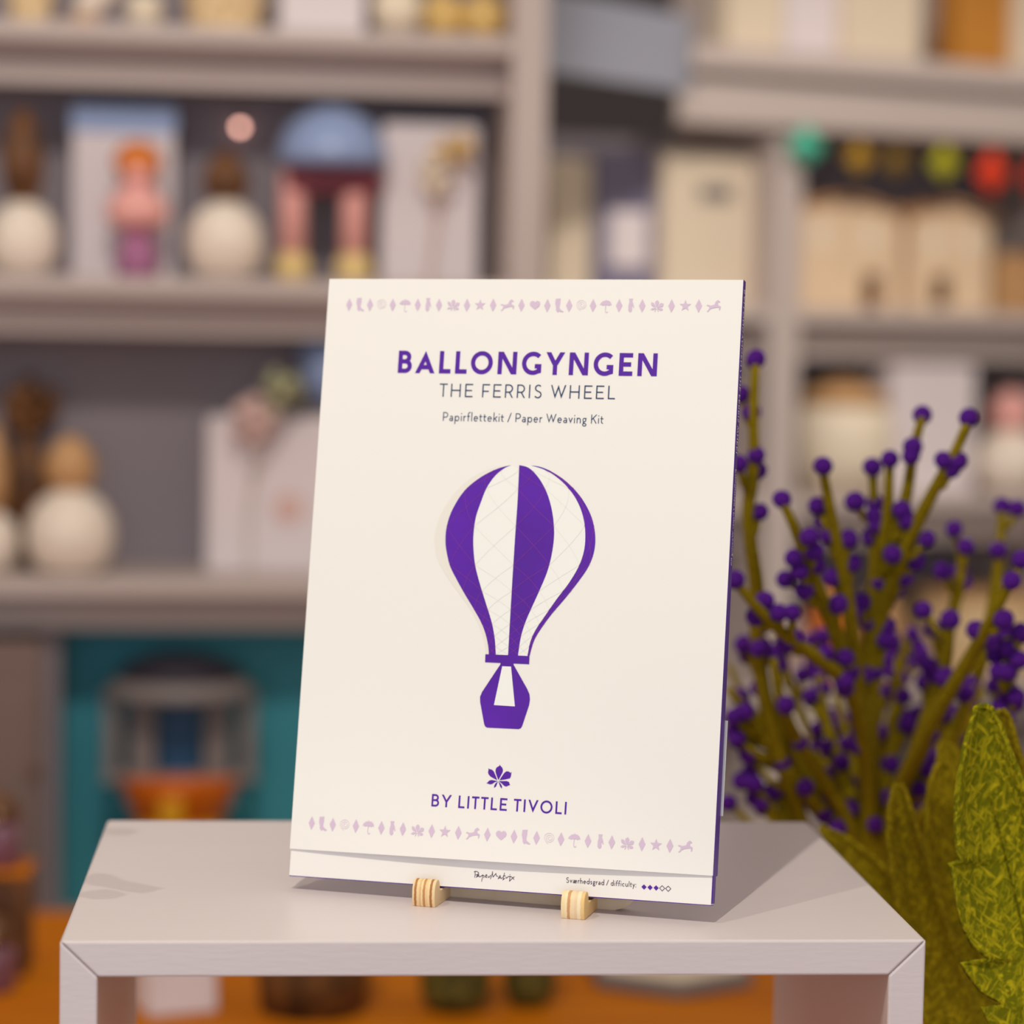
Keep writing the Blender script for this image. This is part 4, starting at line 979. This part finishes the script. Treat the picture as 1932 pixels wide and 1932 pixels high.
BERRIES = [(1426, 678), (1418, 778), (1427, 859), (1430, 888), (1398, 745), (1434, 966), (1394, 875), (1553, 879), (1475, 942), (1740, 783), (1827, 788), (1646, 881), (1679, 866), (1722, 843), (1719, 860), (1780, 868), (1796, 886), (1806, 870),
    (1613, 946), (1543, 955), (1554, 984), (1565, 1009), (1527, 1013), (1536, 1040), (1498, 1053), (1508, 1078), (1541, 1066), (1651, 948), (1648, 973), (1657, 991), (1644, 1013), (1702, 962), (1713, 982), (1690, 998), (1713, 1020), (1749, 1017), (1684, 1046), (1728, 1060),
    (1606, 1062), (1601, 1017), (1572, 1089), (1659, 1098), (1706, 1089), (1690, 1114), (1581, 1140), (1626, 1136), (1608, 1156), (1637, 1172), (1671, 1180), (1557, 1232), (1552, 1201), (1387, 1094), (1443, 1133), (1469, 1156), (1494, 1156), (1425, 1163), (1438, 1180), (1517, 1114), (1481, 1093),
    (1403, 1216), (1409, 1238), (1458, 1241), (1485, 1223), (1514, 1274), (1546, 1274), (1800, 998), (1822, 1031), (1778, 1078), (1811, 1078), (1818, 1100), (1891, 955), (1920, 959), (1883, 1038), (1927, 1056), (1909, 1096), (1842, 1189), (1871, 1209), (1900, 1198), (1894, 1169), (1927, 1198),
    (1793, 1169), (1762, 1187), (1742, 1151), (1731, 1220), (1677, 1245), (1883, 1267), (1829, 1292), (1784, 1278), (1742, 1288), (1923, 1245), (1545, 1376), (1509, 1401), (1567, 1407), (1567, 1352), (1475, 1376), (1412, 1424), (1397, 1314), (1522, 1450), (1569, 1461), (1600, 1479), (1547, 1503),
    (1579, 1564), (1620, 1386), (1651, 1556), (1670, 1609), (1708, 1352), (1692, 1393), (1719, 1374), (1677, 1405), (1753, 1386), (1704, 1314), (1829, 1329), (1901, 1268), (1889, 1333), (1749, 1450), (1435, 1515), (1374, 1515), (1681, 1443)]
rnd = random.Random(21)
NMAIN = len(STEMS)
for i in range(12):
    u = 1385 + 46 * i + rnd.uniform(-14, 14); v = rnd.uniform(1150, 1300); b = 1640 + rnd.uniform(-30, 40)
    STEMS.append(([(u + (b - u) * (t ** 1.35) + rnd.uniform(-5, 5), v + (1590 - v) * t) for t in (0, .16, .32, .48, .64, .8, 1)], rnd.uniform(1.74, 1.84)))
for i in range(120):
    BERRIES.append((rnd.uniform(1380, 1930), rnd.uniform(1190, 1540)))
bmesh_berry = MB().ball((0, 0, 0), 1.0, 14, 10).mesh('berry', True); bmesh_berry.materials.append(M_BERRY)
DESC = ['tallest upright stem beside the folder spine', 'left-leaning stem with one berry at its tip', 'straight stem with one plump berry at its tip', 'short stem with a berry and yellow tip', 'stem with a pair of berries near its tip',
        'tall stem with a lone small berry at its tip', 'tall stem leaning over the white packet', 'low stem that starts at the folder spine', 'stem leaning out in front of the pale wicker basket', 'dark stem that rises behind the felt leaf tip',
        'dark bent stem between two tall leaning stems', 'short stem behind the tip of the bright felt leaf', 'stem with two berries in front of the wicker basket', 'lowest stem above the riser corner by the folder', 'bent stem low behind the folder spine',
        'short stem with a berry in front of the white planter', 'short dark stem amid the flower bunch', 'short dark stem at the heart of the flower bunch', 'dark leaning stem above the brown felt leaves']
sprays = []
DESC += ['slim stem deep inside the flower bunch'] * (len(STEMS) - NMAIN)
for (px, dtip), ds in zip(STEMS, DESC):
    n = len(px); dfoot = RM[2] @ (V1 - CAM)
    P = [at(u, v, dtip + (dfoot - dtip) * (i / (n - 1)) ** 1.5) for i, (u, v) in enumerate(px)]
    foot = V1 + np.array([rnd.uniform(-.02, .02), rnd.uniform(-.02, .02), -.02]); P += [P[-1] * .45 + foot * .55 + np.array([0, 0, .01]), foot]
    o = thing('felt_flower_spray', 'violet felt berry spray, ' + ds, 'flower', loc=tuple(foot), group='violet felt berry sprays')
    fine = []
    for a, b in zip(P, P[1:]): fine += [a + (b - a) * t / 3 for t in range(3)]
    fine.append(P[-1])
    for _ in range(2):
        fine = [fine[0]] + [(fine[k - 1] + 2 * fine[k] + fine[k + 1]) / 4 for k in range(1, len(fine) - 1)] + [fine[-1]]
    rad = [(.0027 if len(sprays) < NMAIN else .0018) + .0024 * min(1, k / (len(fine) * .45)) for k in range(len(fine))]
    MB().tube([q - foot for q in fine], rad, 8).build('stem', M_STEM, o, smooth=True)
    sprays.append((o, foot, fine))
def to_px(p):
    c = RM @ (p - CAM); return 966 + FPX * c[0] / c[2], 966 + FPX * c[1] / c[2], c[2]
PXS = [[to_px(q) for q in f] for _, _, f in sprays]
for n, (u, v) in enumerate(BERRIES):
    best = None
    for si, pl in enumerate(PXS):
        for k, q in enumerate(pl[:-3]):
            d = math.hypot(q[0] - u, q[1] - v)
            if q[1] < v - 8: d *= 1.6
            if best is None or d < best[0]: best = (d, si, k)
    d, si, k = best
    o, foot, fine = sprays[si]
    dep = PXS[si][k][2] + rnd.uniform(-.012, .010)
    c = at(u, v, dep); r = rnd.uniform(.0056, .0066)
    be = bpy.data.objects.new('berry', bmesh_berry); COL.objects.link(be); be.parent = o
    be.location = tuple(c - foot); be.scale = (r, r * rnd.uniform(.92, 1.05), r * rnd.uniform(.9, 1.1)); be.rotation_euler = (rnd.uniform(0, 3), rnd.uniform(0, 3), 0)
    if d > 7:
        k2 = min(k + 2, len(fine) - 1); root = fine[k2]; mid = (c + root) / 2 + np.array([0, 0, -.004])
        MB().tube([c - foot, mid - foot, root - foot], [.0022, .0024, .0026], 6).build('twig', M_STEM, o, smooth=True)

# broad felt leaves: outline rows from pixels at the leaf's own distance, cupped, 3 mm thick
def interp(pts, v):
    if v <= pts[0][1]: return pts[0][0]
    for a, b in zip(pts, pts[1:]):
        if a[1] <= v <= b[1]: return a[0] + (b[0] - a[0]) * (v - a[1]) / max(b[1] - a[1], 1e-6)
    return pts[-1][0]
def leaf(label, L, R, d0, d1, m, vase, cup=.012, rib=None, step=6, twist=0.0):
    v0, v1 = L[0][1], L[-1][1]; rows = int((v1 - v0) / step); nc = 56 if rib else 14; G = []
    for j in range(rows + 1):
        v = v0 + (v1 - v0) * j / rows; t = j / rows; a, b = interp(L, v), interp(R, v); row = []
        for i in range(nc + 1):
            s = i / nc; u = a + (b - a) * s
            dep = d0 + (d1 - d0) * t + cup * (1 - (2 * s - 1) ** 2) * math.sin(PI * min(1, t * 1.3 + .05)) + twist * (s - .5)
            if rib and rib[0][1] <= v: dep += .0045 * math.exp(-((u - interp(rib, v)) / 4.0) ** 2) * min(1.0, (v - rib[0][1]) / 30)   # pressed groove
            row.append(at(u, v, dep))
        G.append(row)
    base = vase + np.array([rnd.uniform(-.015, .015), rnd.uniform(-.015, .015), -.02])
    o = thing('felt_leaf', label, 'leaf', loc=tuple(base), group='broad felt leaves')
    vs = [p - base for r_ in G for p in r_]; w1 = nc + 1
    fs = [(j * w1 + i, j * w1 + i + 1, (j + 1) * w1 + i + 1, (j + 1) * w1 + i) for j in range(rows) for i in range(nc)]
    bl = MB().add(vs, fs).build('blade', m, o, smooth=True)
    md = bl.modifiers.new('thickness', 'SOLIDIFY'); md.thickness = .003; md.offset = 0
    e = (G[-1][0] + G[-1][-1]) / 2
    MB().tube([e - base + np.array([0, 0, .01]), (e - base) * .5, np.zeros(3)], .003, 8).build('stalk', M_STEM, o, smooth=True)
    if rib:
        q = []
        for u, v in rib:
            t = (v - v0) / (v1 - v0); a, b = interp(L, v), interp(R, v); s = (u - a) / (b - a)
            dep = d0 + (d1 - d0) * t + cup * (1 - (2 * s - 1) ** 2) * math.sin(PI * min(1, t * 1.3 + .05)) + twist * (s - .5)
            q.append(at(u, v, dep + .0030) - base)
        MB().tube(q, [.0004] + [.0011] * (len(q) - 2) + [.0010], 8).build('midrib', M_LEAF1, o, smooth=True)
    return o
leaf('large bright olive felt leaf with toothed edge and pressed midrib groove', [(1852, 1330), (1840, 1336), (1830, 1370), (1820, 1405), (1811, 1450), (1804, 1500), (1803, 1550), (1807, 1610), (1812, 1624), (1790, 1628), (1796, 1640), (1803, 1690), (1815, 1745), (1835, 1785), (1866, 1808), (1868, 1812), (1811, 1815), (1822, 1835), (1850, 1872), (1893, 1896), (1850, 1900), (1862, 1925), (1900, 1980), (1925, 2060), (1950, 2110)],
     [(1856, 1330), (1872, 1336), (1890, 1370), (1908, 1420), (1925, 1460), (1950, 1530), (1972, 1610), (1990, 1690), (2004, 1770), (2012, 1850), (2010, 1930), (1995, 2010), (1970, 2080), (1956, 2110)],
     1.36, 1.34, M_LEAF1, V2, cup=.014, rib=[(1864, 1488), (1874, 1530), (1890, 1590), (1903, 1645), (1917, 1700), (1930, 1755), (1942, 1810), (1950, 1900), (1952, 2000)])
leaf('narrow brown olive felt leaf between the riser corner and bright leaf', [(1692, 1478), (1684, 1490), (1676, 1530), (1673, 1580), (1680, 1640), (1694, 1720), (1710, 1800), (1722, 1880), (1760, 1970), (1830, 2060), (1890, 2110)],
     [(1698, 1478), (1708, 1490), (1722, 1530), (1742, 1590), (1760, 1650), (1785, 1730), (1812, 1810), (1838, 1900), (1868, 1990), (1890, 2060), (1896, 2110)], 1.47, 1.45, M_LEAF2, V2)
leaf('blunt brown olive felt leaf tucked behind the bright leaf', [(1778, 1440), (1764, 1446), (1752, 1480), (1746, 1530), (1745, 1600), (1755, 1690), (1775, 1790), (1810, 1900), (1850, 2000), (1895, 2100)],
     [(1784, 1440), (1798, 1448), (1812, 1480), (1822, 1540), (1832, 1620), (1842, 1720), (1858, 1830), (1880, 1940), (1900, 2040), (1903, 2100)], 1.50, 1.46, M_LEAF2, V2)
leaf('small brown olive felt leaf tip above the blunt leaf', [(1782, 1400), (1770, 1412), (1768, 1450), (1780, 1560), (1820, 1760), (1900, 2080)], [(1790, 1400), (1806, 1418), (1830, 1470), (1850, 1580), (1880, 1780), (1908, 2080)], 1.55, 1.47, M_LEAF2, V2)
leaf('brown olive felt leaf lying along the riser edge', [(1545, 1560), (1560, 1590), (1610, 1660), (1660, 1730), (1710, 1800), (1760, 1880), (1830, 1980), (1900, 2090)],
     [(1549, 1560), (1600, 1580), (1660, 1625), (1704, 1680), (1742, 1740), (1786, 1820), (1850, 1930), (1906, 2090)], 1.56, 1.46, M_LEAF2, V2)
leaf('olive felt leaf mostly hidden behind the bright leaf', [(1886, 1338), (1878, 1350), (1872, 1400), (1880, 1500), (1900, 1620), (1930, 1800), (1960, 2080)], [(1892, 1338), (1906, 1352), (1922, 1410), (1950, 1500), (1990, 1640), (2000, 1820), (1968, 2080)], 1.42, 1.42, M_LEAF2, V2)

# a felt sprig in a vase to the side of the riser; its leaf tips throw the small shadow on the riser top
V3 = np.array([-0.46, 1.22, .17])
o = thing('stoneware_vase', 'grey stoneware vase with the felt sprig on the open side of the riser', 'vase', loc=(V3[0], V3[1], 0))
MB().lathe([(.035, 0), (.048, .04), (.052, .09), (.044, .14), (.036, .17), (.032, .17), (.040, .14), (.046, .09), (.03, .02)], 32).build('body', M_VASE, o, smooth=True)
MB().lathe([(.034, .166), (.039, .170), (.034, .174), (.032, .170)], 32).build('rim', M_VASE, o, smooth=True)
sprig = thing('felt_sprig', 'olive felt sprig with pointed leaves reaching over the riser', 'leaf', loc=tuple(V3 - [0, 0, .02]))
LP = np.array(bpy.data.objects['track_spot_side_offscreen'].location)
def caster(u, v, k):
    d = ray(u, v); t = (RH - CAM[2]) / d[2]; S = CAM + d * t
    return S + (LP - S) * k
b0 = V3 - [0, 0, .02]
hub = caster(120, 1668, .125)
MB().tube([np.zeros(3), (hub - b0) * np.array([.15, .5, .55]), hub - b0], [.003, .0026, .002], 8).build('stem', M_STEM, sprig, smooth=True)
for k, out in ((.125, [(150, 1660), (176, 1648), (206, 1650), (228, 1661), (262, 1668), (307, 1677), (272, 1686), (236, 1682), (200, 1674), (166, 1669)]),
               (.118, [(140, 1686), (162, 1682), (200, 1678), (240, 1688), (212, 1696), (176, 1697), (150, 1692)]),
               (.130, [(180, 1566), (212, 1563), (240, 1563), (264, 1570), (240, 1576), (208, 1576)])):
    P = [caster(u, v, k) - b0 for u, v in out]; n = len(P)
    MB().add(P + [p + np.array([0, 0, .002]) for p in P], [tuple(range(n))[::-1], tuple(range(n, 2 * n))] + [(i, (i + 1) % n, n + (i + 1) % n, n + i) for i in range(n)]).build('leaflet', M_LEAF2, sprig)
    MB().tube([P[0] * .5 + P[-1] * .5, hub - b0], .0012, 6).build('leaf_stalk', M_STEM, sprig)
